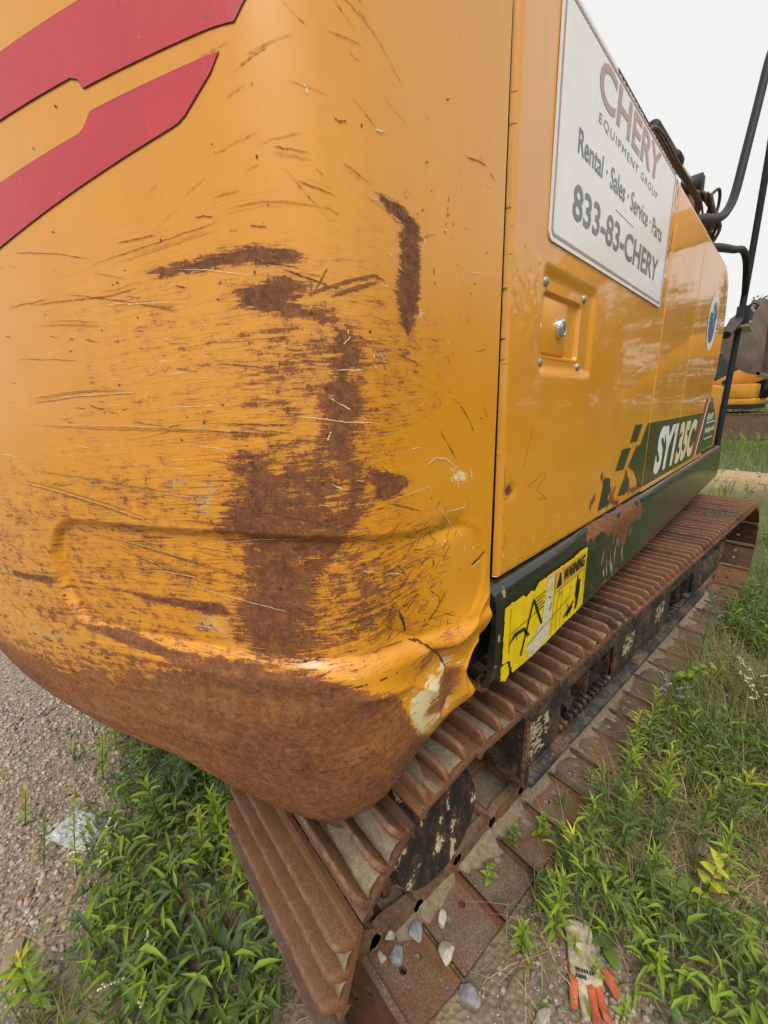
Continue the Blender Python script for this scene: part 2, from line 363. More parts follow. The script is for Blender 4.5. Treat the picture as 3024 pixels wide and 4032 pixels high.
M['eblue'] = simple('blue_emblem_print', (0.05, 0.13, 0.27), .4, .3, 60)
M['egreen'] = simple('teal_emblem_print', (0.18, 0.30, 0.30), .4, .3, 40)
# ================================================================== THE EXCAVATOR
DY = R_(5.284)                       # the upper body is slewed a little against the tracks
EX = empty('excavator', (0, 0, 0))
tag(EX, 'yellow tracked excavator in the foreground with scraped rusty counterweight corner', 'excavator')

M['scr_d'] = simple('dark_rust_scratch', (0.10, 0.040, 0.018), .8, .5, 200); M['scr_o'] = simple('rust_scratch', (0.26, 0.10, 0.022), .8, .4, 200); M['scr_c'] = simple('bare_primer_scratch', (0.78, 0.66, 0.38), .6, .2, 200); M['scr_f'] = simple('dull_scratch', (0.52, 0.235, 0.03), .7, .2, 200)
# ---------------- counterweight: plan curve (s) x height (z)
XS, CXc, RT, FR, YR = 0.035, -1.16, 2.2, 0.16, -0.68
def cw_plan():
    yc = YR+RT; fx = XS-FR; fy = yc-math.sqrt((RT-FR)**2-(fx-CXc)**2); ae = math.atan2(fy-yc, fx-CXc)
    p = [(XS, y) for y in np.linspace(0, fy, 12)]
    p += [(fx+FR*math.cos(a), fy+FR*math.sin(a)) for a in np.linspace(0, ae, 60)[1:]]
    p += [(CXc+RT*math.cos(a), yc+RT*math.sin(a)) for a in np.linspace(ae, -math.pi/2, 120)[1:]]
    p += [(2*CXc-x, y) for x, y in p[::-1][1:]]
    return np.array(p)
PL = cw_plan(); SL = np.r_[0, np.cumsum(np.linalg.norm(np.diff(PL, axis=0), axis=1))]
tg = np.gradient(PL, axis=0); tg /= np.linalg.norm(tg, axis=1)[:, None]; NRM = np.stack([-tg[:, 1], tg[:, 0]], -1)
def cw_xyz(s, e, z):
    x = np.interp(s, SL, PL[:, 0]); y = np.interp(s, SL, PL[:, 1]); nx = np.interp(s, SL, NRM[:, 0]); ny = np.interp(s, SL, NRM[:, 1])
    n = np.hypot(nx, ny); return np.stack([x+e*nx/n, y+e*ny/n, z+0*x], -1)
LEDGE, EA, EB, ZB = 0.007, 0.040, 0.20, 1.05
def cw_build():
    s1 = np.arange(0, 1.27, 0.00155); s = np.r_[s1, np.linspace(s1[-1], SL[-1], 46)[1:]]
    zt = np.r_[np.linspace(1.975, 1.78, 10)[:-1], np.arange(1.78, ZB, -0.0016)]
    th = np.linspace(0, math.pi/2, 150)
    e0 = np.r_[[-.06, -.03, -.012], zt*0, LEDGE*0-EA*(1-np.cos(th)), [-EA-.1, -EA-.3]]
    z0 = np.r_[[1.99, 1.99, 1.985], zt, ZB-EB*np.sin(th), [ZB-EB, ZB-EB]]
    zu = np.r_[[2.0, 1.99, 1.985], zt, ZB-th*0.135, [.8, .79]]     # unwrapped height for the noise
    S, E = np.meshgrid(s, e0, indexing='ij'); _, Zz = np.meshgrid(s, z0, indexing='ij'); _, U = np.meshgrid(s, zu, indexing='ij')
    ns = len(s1)
    kb = np.interp(s, [0, .08, .16, .25, .33, .42, .5, .62, 1.0], [1.03, 1.07, 1.13, 1.25, 1.29, 1.25, 1.17, 1.03, 1.02])
    Zz = np.where(Zz < ZB, ZB-(ZB-Zz)*kb[:, None], Zz)
    # ragged free edge by the door, bent in at the bottom
    ez = [.80, .862, .866, .881, .908, .94, .946, .967, .981, .998, 1.018, 1.06, 1.5, 2.0]
    ev = [.10, .085, .055, .043, .054, .065, .063, .051, .031, .017, .006, .010, .006, .004]
    edge = np.interp(Zz, ez, ev); S2 = S + edge*np.clip(1-S/.22, 0, 1)
    # shape: bottom rim stands proud of a ledge, oval recess, dents
    E = E + LEDGE*(1-.75*sstep(.45, .72, S2))*(1-sstep(1.050, 1.070, Zz+.03*sstep(.35, .05, S2)))
    def rrect(a, b, cs, cz, hs, hz, r):
        dx = np.abs(a-cs)-(hs-r); dz = np.abs(b-cz)-(hz-r)
        return np.hypot(np.maximum(dx, 0), np.maximum(dz, 0))+np.minimum(np.maximum(dx, dz), 0)-r
    zc = Zz+.035*sstep(.42, .06, S2)
    rr = rrect(S2, zc, .40, 1.157, .375, .082, .075)
    fade = .25+.75*sstep(.05, .40, S2)
    E -= .010*fade*sstep(.006, -.008, rr)
    E -= .006*np.exp(-((S2-.13)/.05)**2-((Zz-1.205)/.016)**2)
    E += .006*np.exp(-((S2-.10)/.05)**2-((Zz-1.03)/.03)**2)
    E -= .024*np.exp(-((S2-.035)/.04)**2-((Zz-.955)/.04)**2)
    E += .010*np.exp(-((S2-.05)/.022)**2-((Zz-.885)/.02)**2)
    E -= .006*np.exp(-((S2-.20)/.06)**2-((Zz-1.0)/.03)**2)
    def fold(pts, amp, wd):
        d = np.full(S2.shape, 9.0); k_ = S2 < .4
        a_, b_ = S2[k_], Zz[k_]; dd = np.full(a_.shape, 9.0)
        for p, q in zip(pts[:-1], pts[1:]):
            e = np.subtract(q, p); t = np.clip(((a_-p[0])*e[0]+(b_-p[1])*e[1])/(e@e), 0, 1); dd = np.minimum(dd, np.hypot(a_-p[0]-t*e[0], b_-p[1]-t*e[1]))
        E[k_] += amp*np.exp(-dd/wd)
    fold([(.235,1.085),(.18,1.045),(.125,.985),(.108,.93),(.115,.88)], -.011, .014)
    fold([(.30,1.02),(.22,1.0),(.16,.955),(.15,.90)], .007, .012)
    fold([(.02,1.06),(.06,1.03),(.12,1.02),(.19,1.035)], .006, .012); fold([(.05,.99),(.085,.955),(.075,.90)], .012, .012)
    E += .0009*(vnoise(S2, U, .30, .25, 3, 2)-.5)+.0007*(vnoise(S2, U, .05, .05, 4, 2)-.5)*sstep(1.12, .98, Zz)
    V = cw_xyz(S2.ravel(), E.ravel(), Zz.ravel())
    # ---- wear masks on the dense part (surface coordinates, metres)
    s_, z_ = S2[:ns], Zz[:ns]; u_ = U[:ns]
    rust = np.zeros(s_.shape, np.float32); scr = rust.copy(); cre = rust.copy(); ora = rust.copy()
    def patch(poly, lv=1.0, soft=.012, amp=0, blot=0):
        nonlocal rust
        P = np.array(poly); i0, i1 = np.searchsorted(s1, [P[:, 0].min()-.16, P[:, 0].max()+.16])
        sl_ = slice(max(i0, 0), min(i1, ns)); q = P*np.array([.38, 1]); sd_ = poly_sd(s_[sl_]*.38, z_[sl_], q)
        rust[sl_] = np.maximum(rust[sl_], np.clip(.5-sd_/(soft*2.6), 0, 1)*lv)
    patch([(.498,1.516),(.425,1.523),(.384,1.526),(.355,1.524),(.335,1.519),(.338,1.511),(.357,1.509),(.381,1.512),(.432,1.509),(.49,1.511)], 1, .004, .7)
    patch([(.395,1.492),(.375,1.497),(.345,1.498),(.335,1.49),(.343,1.476),(.317,1.469),(.303,1.46),(.318,1.457),(.344,1.464),(.378,1.467),(.403,1.475)], 1.05, .006, .8)
    patch([(.25,1.58),(.223,1.581),(.202,1.574),(.188,1.569),(.187,1.537),(.189,1.494),(.201,1.468),(.209,1.455),(.222,1.466),(.223,1.503),(.219,1.54),(.217,1.562),(.238,1.571)], 1.1, .003, .5)
    patch([(.312,1.457),(.283,1.455),(.278,1.425),(.282,1.402),(.28,1.378),(.286,1.354),(.286,1.329),(.275,1.296),(.277,1.264),(.294,1.237),(.323,1.229),(.321,1.261),(.306,1.29),(.31,1.311),(.329,1.335),(.33,1.351),(.324,1.367),(.327,1.397),(.313,1.419)], 1.0, .008, .8)
    patch([(.418,1.333),(.403,1.331),(.39,1.335),(.377,1.325),(.372,1.306),(.361,1.285),(.361,1.26),(.358,1.236),(.349,1.227),(.384,1.227),(.421,1.229),(.437,1.237),(.466,1.243),(.441,1.271),(.424,1.284),(.424,1.307)], 1.1, .010, .95)
    patch([(.423,1.216),(.36,1.214),(.352,1.186),(.354,1.158),(.364,1.129),(.361,1.105),(.371,1.078),(.435,1.075),(.457,1.097),(.462,1.131),(.435,1.164),(.435,1.187)], 1.1, .012, .95)
    patch([(.437,1.239),(.37,1.245),(.307,1.232),(.313,1.213),(.421,1.222)], 1.0, .006, .6)
    patch([(.274,1.311),(.218,1.292),(.211,1.286),(.227,1.271),(.273,1.27)], 1, .004, .6)
    patch([(.724,1.143),(.606,1.143),(.483,1.144),(.453,1.129),(.486,1.125),(.593,1.132),(.676,1.14)], .95, .004, .9)
    patch([(.916,1.138),(.776,1.147),(.788,1.133),(.924,1.124)], .95, .004, .8)
    patch([(.781,1.077),(.649,1.081),(.568,1.072),(.462,1.068),(.571,1.056),(.662,1.063)], .95, .004, .8)
    patch([(.364,1.227),(.253,1.223),(.193,1.162),(.214,1.101),(.283,1.071),(.376,1.089)], .60, .03, 1.3, .75)
    patch([(.343,1.48),(.263,1.47),(.22,1.456),(.23,1.391),(.281,1.367),(.334,1.36),(.409,1.358),(.409,1.432),(.396,1.46)], .53, .035, 1.35, .4)
    patch([(.408,1.35),(.29,1.36),(.28,1.24),(.44,1.24),(.43,1.30)], .66, .03, 1.35, .4)
    patch([(.587,1.302),(.439,1.3),(.437,1.238),(.473,1.236),(.562,1.258),(.70,1.275)], .50, .03, 1.4, .2)
    patch([(.546,1.230),(.439,1.221),(.432,1.189),(.47,1.144),(.588,1.154),(.66,1.19)], .42, .03, 1.4, .2)
    patch([(.95,1.10),(.80,1.125),(.62,1.11),(.45,1.105),(.45,1.07),(.65,1.055),(.9,1.02)], .47, .03, 1.4, .2)
    patch([(1.1,1.28),(.42,1.30),(.42,1.08),(.6,1.06),(1.1,1.0)], .31, .05)
    patch([(.44,1.31),(.36,1.33),(.29,1.34),(.275,1.24),(.30,1.21),(.335,1.08),(.45,1.075),(.46,1.24)], .74, .014)
    patch([(.58,1.50),(.30,1.52),(.30,1.30),(.65,1.30)], .18, .06)
    # bottom rim is bare rust, paint left in places
    rim = np.interp(s_, [0, .05, .10, .16, .20, .25, .35, .46, .56, .66, .78, .90, 1.02, 1.3], [.85, .85, .855, .86, .90, 1.0, 1.066, 1.076, 1.070, 1.050, 1.025, 1.005, .985, .96])
    sw = .014+.055*sstep(.40, .75, s_); rust = np.maximum(rust, np.clip(.5-(z_-rim)/(2*sw), 0, 1.0)*(1-.30*sstep(.48, .62, s_)*sstep(.93, 1.0, z_)))
    patch([(.141,.975),(.097,.96),(.103,.909),(.141,.906),(.176,.919),(.164,.946)], 1.1, .006, .5, .5)
    patch([(.10,1.045),(.165,1.035),(.215,1.035),(.20,1.0),(.12,1.01)], .55, .012, .6, .9)
    # cream primer where paint was scraped
    def cpatch(poly, lv, soft, amp=1.0):
        nonlocal cre
        sd_ = poly_sd(s_*.5, z_, np.array(poly)*np.array([.5, 1])); cre = np.maximum(cre, np.clip(.5-sd_/(soft*2), 0, 1)*lv)
    cpatch([(.20,.99),(.164,1.0),(.123,.985),(.092,.955),(.095,.89),(.14,.875),(.198,.875),(.25,.88),(.25,.94)], .66, .02, 1.2)
    cpatch([(.215,.985),(.13,.99),(.105,.96),(.125,.925),(.18,.905),(.23,.93)], .85, .016, 1.2)
    cpatch([(.29,.965),(.22,.99),(.20,.93),(.24,.89),(.30,.90)], .50, .025)
    cpatch([(.545,1.31),(.43,1.31),(.43,1.25),(.50,1.25)], .48, .02, 1.5)
    cpatch([(.52,1.13),(.43,1.19),(.43,1.10),(.47,1.08),(.56,1.10)], .45, .02, 1.5)
    cpatch([(.41,1.222),(.36,1.222),(.36,1.205),(.41,1.205)], .75, .006, 1.2)
    cpatch([(.188,1.57),(.180,1.57),(.183,1.47),(.192,1.475)], .62, .004, .8)
    cpatch([(.28,1.437),(.232,1.461),(.23,1.416),(.27,1.385)], .45, .012, 1.4)
    cpatch([(.123,1.29),(.108,1.296),(.085,1.28),(.085,1.268),(.12,1.266)], .55, .004, .6)
    cpatch([(1.05,1.27),(.43,1.30),(.43,1.08),(.6,1.06),(1.05,1.0)], .27, .05)
    cpatch([(.95,1.06),(.78,1.07),(.70,1.045),(.9,1.0)], .42, .02, 1.6)
    # drawn scratches: collected here, laid on the surface as fine ribbons below
    SCR = []
    def line(kind, pts, wd): SCR.append((kind, pts, wd))
    for p in ([(.787,1.370),(.475,1.359),(.353,1.351)], [(.747,1.396),(.649,1.403),(.533,1.403)], [(.83,1.29),(.76,1.287),(.636,1.269),(.53,1.243)],
              [(.686,1.222),(.578,1.192),(.51,1.175),(.434,1.171)], [(.696,1.221),(.603,1.214),(.493,1.195),(.427,1.178)], [(.759,1.16),(.558,1.182),(.497,1.177)],
              [(.72,1.507),(.553,1.501),(.503,1.506)], [(.73,1.485),(.622,1.48),(.574,1.473)], [(.60,1.528),(.47,1.540),(.40,1.548)], [(.56,1.49),(.45,1.487)],
              [(.80,1.31),(.64,1.30),(.50,1.285),(.43,1.28)], [(.90,1.25),(.77,1.232)], [(.95,1.20),(.80,1.16)], [(.43,1.555),(.36,1.562),(.30,1.558)],
              [(.249,1.146),(.236,1.12),(.229,1.114)], [(.168,1.126),(.142,1.132)], [(.232,1.179),(.204,1.144)],
              [(.30,1.60),(.26,1.585)], [(.335,1.58),(.29,1.57)], [(.36,1.60),(.31,1.595)]):
        
        P_ = np.array(p)
        for q in range(5):                                  # a scrape is a bundle of fine parallel hairs
            f0, f1 = sorted(rng.uniform(0, 1, 2)); f0 *= .5; f1 = .5+.5*f1; tt = np.linspace(f0, f1, 7)*(len(P_)-1); L_ = np.stack([np.interp(tt, np.arange(len(P_)), P_[:, c]) for c in (0, 1)], -1)
            L_[:, 1] += rng.normal(0, .0022)+rng.normal(0, .0003, 7)
            if P_[:, 1].mean() > 1.47 and q > 2: continue
            line(('d', 'o', 'o', 'f', 'c')[q] if P_[:, 1].mean() < 1.47 else 'off'[q], L_, .0003+.0006*rng.random())
    for p in ([(.229,1.114),(.216,1.09),(.208,1.068)], [(.206,1.059),(.188,1.049),(.159,1.021),(.122,.985),(.112,.966)], [(.057,1.129),(.035,1.134),(.016,1.143)]): line('d', p, .0045)
    for p in ([(.33,1.484),(.31,1.491),(.276,1.502),(.259,1.507),(.245,1.504)], [(.309,1.482),(.289,1.49),(.274,1.495),(.253,1.502)]): line('o', p, .0038)
    for p in ([(.182,1.3),(.156,1.31),(.133,1.306),(.111,1.294)], [(.132,1.231),(.086,1.229),(.087,1.241)], [(.12,1.28),(.119,1.266)], [(.055,1.16),(.05,1.15)], [(.108,1.275),(.10,1.262)], [(.07,1.285),(.065,1.265)], [(.06,1.124),(.03,1.130)], [(.114,1.290),(.112,1.274)], [(.098,1.283),(.094,1.270)]):
        line('c', p, .0020)
    for k in range(150):                                    # sideways scrapes round the corner
        zc_ = rng.normal(1.33, .15); sc_ = rng.normal(.46, .17); L = rng.exponential(.035)+.008
        if zc_ < 1.07 or zc_ > 1.56 or sc_ < .20 or sc_ > 1.1: continue
        sl0 = rng.normal(.04, .10)+(.10 if zc_ > 1.45 else 0); cur = rng.normal(0, .5)
        t = np.linspace(-.5, .5, 6); line('c' if rng.random() < .25 else ('o' if rng.random() < .4 else 'd'), np.stack([sc_+t*L, zc_+sl0*t*L+cur*(t*L)**2+rng.normal(0, .0004, 6)], -1), .0004+.0009*rng.random()**2)
    for k in range(80):                                     # knocks on the side
        c = np.array([rng.uniform(.03, .33), rng.uniform(1.05, 1.70)]); a = rng.uniform(0, math.pi); L = rng.exponential(.007)+.002; d_ = np.array([math.cos(a), math.sin(a)])*L
        line('o' if rng.random() < .6 else 'c', [c-d_, c+rng.normal(0, .0015, 2), c+d_], .0006+.0010*rng.random())
    for k in range(150):                                    # cross-hatched scratches above the rim
        c = np.array([rng.uniform(.12, .38), rng.uniform(1.06, 1.235)]); a = rng.normal(.25, .55); L = rng.exponential(.012)+.003; d_ = np.array([-math.cos(a), math.sin(a)])*L
        line('d' if rng.random() < .6 else 'o', [c-d_, c+rng.normal(0, .001, 2), c+d_], .0004+.0011*rng.random()**2)
    for k in range(34):                                    # faint arcs in the upper part
        c = np.array([rng.uniform(.20, .5), rng.uniform(1.52, 1.74)]); L = rng.exponential(.016)+.004; sl0 = rng.normal(.25 if c[0] > .33 else -.5, .2)
        line('f', [(c[0]-L, c[1]+sl0*L), c, (c[0]+L, c[1]-sl0*L*1.1)], .0004+.0005*rng.random())
    for k in range(70):                                    # gouges round the rim
        zc_ = rng.uniform(.87, 1.04); sc_ = rng.uniform(.24, 1.0); L = rng.exponential(.05)+.01; t = np.linspace(-.5, .5, 6); sl0 = rng.normal(.02, .06)
        line('o' if rng.random() < .7 else 'd', np.stack([sc_+t*L, np.clip(zc_+sl0*t*L, .86, 1.045)], -1), .0005+.0010*rng.random()**2)
    for k in range(190):                                    # chips
        c = np.array([rng.uniform(.02, 1.0), rng.uniform(1.07, 1.74)]); line('d', [c, c+rng.normal(0, .0016, 2)], .0010+.0022*rng.random()**3)
    zone = np.exp(-((s_-.46)/.24)**2-((z_-1.29)/.22)**2)
    ora = .12+sstep(1.07, .97, z_)*np.clip((vnoise(s_, u_, .22, .07, 41, 4)-.36)*3.0, 0, 1)*.8+.25*sstep(.93, .85, z_)*sstep(.3, .6, s_)
    wear = np.zeros(S.shape+(4,), np.float32); wear[:ns, :, 0] = rust; wear[:ns, :, 1] = 0; wear[:ns, :, 2] = cre; wear[:ns, :, 3] = np.clip(ora, 0, 1)
    k = (Zz < 1.03) & (S > s1[-1]); wear[k, 0] = 1
    n, m_ = S.shape
    suv = np.zeros(S.shape+(4,), np.float32); suv[..., 0] = S2; suv[..., 1] = U; suv[:ns, :, 2] = zone
    me = np_mesh('counterweight', V, grid_faces(n, m_), M['paint'], True, {'wear': wear.reshape(-1, 4), 'suv': suv.reshape(-1, 4)})
    cw = link('counterweight', me, EX, DY)
    Vg = V.reshape(n, m_, 3); zc0 = z0[3:3+len(zt)]
    def surf(a, z):
        i = np.clip(int(round(a/.00155)), 0, ns-2); j = 3+np.clip(np.searchsorted(-zc0, -z), 1, len(zc0)-1) if z > ZB else 3+len(zt)+min(149, int(150*math.asin(min(1, (ZB-z)/(EB*kb[i])))/(math.pi/2)))
        p = Vg[i, j]; e1 = Vg[i+1, j]-p; e2 = Vg[i, min(j+2, m_-1)]-p; nn = np.cross(e2, e1); nn = nn/max(np.linalg.norm(nn), 1e-9); nn = nn if nn[0]*.8-nn[1]*.6 > 0 else -nn
        q = Vg[np.clip(int(round(a/.00155)), 0, ns-1), j].copy(); q[2] = z if z > ZB else q[2]; return q+nn*.0007
    for kind, mat, nm in (('d', 'scr_d', 'dark_scratches'), ('o', 'scr_o', 'rusty_scratches'), ('c', 'scr_c', 'pale_scratches'), ('f', 'scr_f', 'faint_scratches')):
        Vv, Ff = [], []
        for kd, pts, wd in SCR:
            if kd != kind: continue
            P = np.asarray(pts, float); P = np.concatenate([np.stack([np.linspace(P[q_, 0], P[q_+1, 0], 9)[:-1], np.linspace(P[q_, 1], P[q_+1, 1], 9)[:-1]], -1) for q_ in range(len(P)-1)]+[P[-1:]])
            P[:, 1] += rng.normal(0, .00025, len(P)); tg_ = np.gradient(P, axis=0); tg_ /= np.maximum(np.linalg.norm(tg_, axis=1), 1e-9)[:, None]; nr = np.stack([-tg_[:, 1], tg_[:, 0]], -1)
            ww = wd*np.minimum(1, np.minimum(np.linspace(0, 5, len(P)), np.linspace(5, 0, len(P)))+.12)*rng.uniform(.45, 1.1, len(P))/2; base = len(Vv)
            for (a, z), (na, nz), h in zip(P, nr, ww):
                Vv.append(surf(a+na*h, z+nz*h)); Vv.append(surf(a-na*h, z-nz*h))
            for q_ in range(len(P)-1): Ff.append((base+2*q_, base+2*q_+1, base+2*q_+3, base+2*q_+2))
        tag(link(nm, np_mesh(nm, np.array(Vv), np.array(Ff), M[mat], False), cw), kind='stuff')
    return cw
CW = cw_build()
cwf = lambda e: (lambda s, z: cw_xyz(np.asarray(s), np.full(len(s), e), np.asarray(z)))
SA = [(1.0,1.728),(.645,1.730),(.526,1.738),(.433,1.75),(.344,1.73),(.364,1.704),(.375,1.69),(.541,1.677),(.546,1.685),(.555,1.688),(.668,1.68),(1.02,1.677)]
SB = [(.391,1.672),(.401,1.659),(.432,1.634),(.44,1.63),(.447,1.628),(.72,1.57),(.95,1.545),(.97,1.617),(.692,1.628),(.557,1.644),(.55,1.647),(.538,1.658)]
for P_ in (SA, SB):
    P0_ = P_
    def grow(poly, d):
        P = np.array(poly); n = len(P); A = .5*sum(P[i, 0]*P[(i+1) % n, 1]-P[(i+1) % n, 0]*P[i, 1] for i in range(n)); o = []
        for i in range(n):
            e1 = P[i]-P[i-1]; e2 = P[(i+1) % n]-P[i]; n1 = np.array([e1[1], -e1[0]])/np.hypot(*e1); n2 = np.array([e2[1], -e2[0]])/np.hypot(*e2)
            b = n1+n2; b /= max(np.hypot(*b), .5); o.append(P[i]+(1 if A > 0 else -1)*d*b)
        return [tuple(p) for p in o]
    sh = poly_sheet('stripe_decal', P_, cwf(.0011), M['stripe'], CW, 0, .012)
    poly_sheet('grimy_edge', grow(P0_, .0007), cwf(.0007), M['stripeedge'], sh, 0, .012)

# ---------------- side doors (height field over y,z in the side plane)
XD = 0.022
def rr2(a, b, y0, y1, z0, z1, r):
    dx = np.abs(a-(y0+y1)/2)-((y1-y0)/2-r); dz = np.abs(b-(z0+z1)/2)-((z1-z0)/2-r)
    return np.hypot(np.maximum(dx, 0), np.maximum(dz, 0))+np.minimum(np.maximum(dx, dz), 0)-r
def panel(name, y0, y1, z0, z1, ny, nz, shape=None, wearf=None, rad=.012, seed=1, ys=None, zs=None, x=XD, topr=.018, y1f=None, radr=.004):
    ys = np.linspace(y0, y1, ny) if ys is None else ys; zs = np.linspace(z0, z1, nz) if zs is None else zs
    ys = np.unique(np.r_[ys, y0+rad*np.array([.1, .3, .6, 1]), y1-radr*np.array([.1, .3, .6, 1])]); zs = np.unique(np.r_[zs, z1-topr*np.array([.05, .2, .4, .7, 1])])
    Y, Zz = np.meshgrid(ys, zs, indexing='ij')
    d = np.minimum(Y-y0, Zz-z0+.004); dd = np.clip(rad-d, 0, rad); X = x-(rad-np.sqrt(np.maximum(rad*rad-dd*dd, 0)))*.8; dr = np.clip(radr-(y1-Y), 0, radr); X = X-(radr-np.sqrt(np.maximum(radr**2-dr**2, 0)))*.8
    dt = np.clip(topr-(z1-Zz), 0, topr); X = X-(topr-np.sqrt(np.maximum(topr**2-dt**2, 0)))
    X = X+.0022*(vnoise(Y, Zz, .42, .5, seed, 2)-.5)+.0004*(vnoise(Y, Zz, .09, .09, seed+9, 1)-.5)
    if shape is not None: X = X+shape(Y, Zz)
    Yo = Y if y1f is None else Y*1.0
    if y1f is not None:
        lim = y1f(Zz); Yo = np.minimum(Y, y0+(Y-y0)*(lim-y0)/(y1-y0))
    V = np.stack([X, Yo, Zz], -1); n, m = Y.shape
    # return flange all round
    ring = np.concatenate([V[:, 0], V[-1, 1:], V[::-1, -1][1:], V[0, ::-1][1:-1]]); idx = np.arange(n*m).reshape(n, m)
    ri = np.concatenate([idx[:, 0], idx[-1, 1:], idx[::-1, -1][1:], idx[0, ::-1][1:-1]]); rb = ring.copy(); rb[:, 0] -= .012
    k = len(ri); j = np.arange(k); F2 = np.stack([ri, n*m+j, n*m+(j+1) % k, np.roll(ri, -1)], -1)
    W = np.zeros((n*m+k, 4), np.float32)
    if wearf is not None: W[:n*m] = wearf(Y, Zz).reshape(-1, 4)
    me = np_mesh(name, np.r_[V.reshape(-1, 3), rb], [grid_faces(n, m), F2], M['doorpaint'], True, {'wear': W})
    return link(name, me, EX, DY)
def latch_shape(Y, Zz):
    o = rr2(Y, Zz, .150, .422, 1.420, 1.610, .024)
    h = -.0065*sstep(.0, -.026, o)
    i = rr2(Y, Zz, .174, .350, 1.460, 1.567, .010)
    h -= .0075*sstep(.0005, -.0022, i)
    h -= .006*np.exp(-((Y-.074)/.018)**2-((Zz-1.224)/.012)**2)
    h += .0010*(vnoise(Y, Zz, .012, .016, 77, 2)-.5)*sstep(.17, .13, Y)*sstep(1.45, 1.52, Zz)*sstep(1.66, 1.6, Zz)
    return h
def seg_d(Y, Zz, pts):
    d = np.full(Y.shape, 9.0)
    for a, b in zip(pts[:-1], pts[1:]):
        e = np.subtract(b, a); t = np.clip(((Y-a[0])*e[0]+(Zz-a[1])*e[1])/max(e@e, 1e-9), 0, 1); d = np.minimum(d, np.hypot(Y-a[0]-t*e[0], Zz-a[1]-t*e[1]))
    return d
def door_wear(Y, Zz):
    W = np.zeros(Y.shape+(4,), np.float32); nz_ = vnoise(Y, Zz, .012, .006, 51, 3); n2 = vnoise(Y, Zz, .006, .03, 52, 3)
    W[..., 0] = np.clip(1.5*np.exp(-((Y-.074)/.012)**2-((Zz-1.224)/.008)**2), 0, 1)
    for p in ([(.574,1.182),(.60,1.157),(.667,1.124),(.666,1.098),(.746,1.077)], [(.529,1.133),(.509,1.116)], [(.86,1.10),(.906,1.088),(.984,1.094)], [(.797,1.161),(.843,1.12),(.856,1.089)], [(.70,1.13),(.68,1.10),(.64,1.09)]):
        W[..., 0] = np.maximum(W[..., 0], np.clip(1.0-seg_d(Y, Zz, p)/.018+.9*(n2-.5), 0, 1))
    for p in ([(.052,1.27),(.055,1.213),(.071,1.212),(.06,1.235)], [(.209,1.241),(.141,1.221)], [(.221,1.233),(.182,1.21),(.229,1.183),(.19,1.19)], [(.05,1.187),(.058,1.168)], [(.06,1.15),(.066,1.131),(.055,1.12)], [(.15,1.33),(.12,1.26)]):
        W[..., 1] = np.maximum(W[..., 1], np.clip(1.3-seg_d(Y, Zz, p)/.0022, 0, 1)*.65)
    W[..., 1] = np.maximum(W[..., 1], np.clip((nz_-.68)*6, 0, 1)*sstep(.056, .040, Y))
    W[..., 1] = np.maximum(W[..., 1], .75*np.clip((n2-.50)*5, 0, 1)*sstep(.935, .95, Y)*sstep(1.013, .99, Y)*sstep(1.60, 1.68, Zz))
    W[..., 0] = np.maximum(W[..., 0], .8*np.clip((n2-.42)*4, 0, 1)*sstep(.945, .96, Y)*sstep(1.005, .985, Y)*sstep(1.66, 1.72, Zz))
    W[..., 1] = np.maximum(W[..., 1], .6*np.clip((nz_-.64)*6, 0, 1)*sstep(1.14, 1.08, Zz))
    W[..., 2] = .55*np.clip((n2-.66)*5, 0, 1)*sstep(1.3, 1.1, Zz)
    return W
ysd = np.unique(np.r_[np.linspace(.041, .155, 40), np.linspace(.155, .43, 190), np.linspace(.43, 1.014, 170)]); zsd = np.unique(np.r_[np.linspace(1.068, 1.42, 130), np.linspace(1.42, 1.615, 140), np.linspace(1.615, 1.985, 120)])
DOOR = panel('side_door', .041, 1.014, 1.066, 1.990, 0, 0, latch_shape, door_wear, seed=5, ys=ysd, zs=zsd, rad=.014)
def thin_wear(seed):
    def f(Y, Zz):
        W = np.zeros(Y.shape+(4,), np.float32); n = vnoise(Y, Zz, .02, .01, seed, 3)
        W[..., 1] = .6*np.clip((n-.66)*6, 0, 1)*sstep(1.2, 1.08, Zz)
        W[..., 1] = np.maximum(W[..., 1], .55*np.clip(1.2-seg_d(Y, Zz, [(1.12, 1.83), (1.45, 1.76), (1.60, 1.735), (1.78, 1.77)])/.004, 0, 1))
        return W
    return f
P2 = panel('side_panel', 1.019, 1.503, 1.066, 1.988, 120, 180, None, thin_wear(61), seed=6, rad=.004)
def front_cut(Zz): return np.interp(Zz, [1.0, 1.43, 1.46, 1.50, 1.72, 1.86, 1.93, 1.955, 1.98], [2.26, 2.26, 2.28, 2.32, 2.33, 2.28, 2.22, 2.16, 2.06])
P3 = panel('side_panel', 1.508, 2.33, 1.066, 1.986, 160, 180, None, thin_wear(71), seed=8, y1f=front_cut, rad=.004)
# front fender / tank corner with rounded top
fb = MB(); fb.prism([(2.262, 1.066), (2.83, 1.066), (2.83, 1.39), (2.81, 1.425), (2.77, 1.44), (2.262, 1.455)], 0, -.55, .012)
FEN = fb.build('front_fender', M['paint'], EX, DY, True, .018, 3)
# upper shell behind the doors
b = MB(); b.box(-2.34, -.078, .12, 2.24, 1.05, 1.95); SHELL = b.build('engine_hood', M['paint'], EX, DY, False, .03, 3)
b = MB(); b.box(-2.36, -.02, -.05, 2.98, .87, 1.045); b.box(-2.3, -.055, -.20, .118, .9, 1.94); b.build('turntable_frame_and_gap_filler', M['dark'], EX, DY)  # second box is an added dark filler, shade for the gap beside the counterweight
b = MB(); b.box(-.076, -.012, .12, 2.20, 1.07, 1.955); b.build('dark_seam_backing', M['dark'], EX, DY)  # near-black box added behind the panels, shade for the seams put in as colour
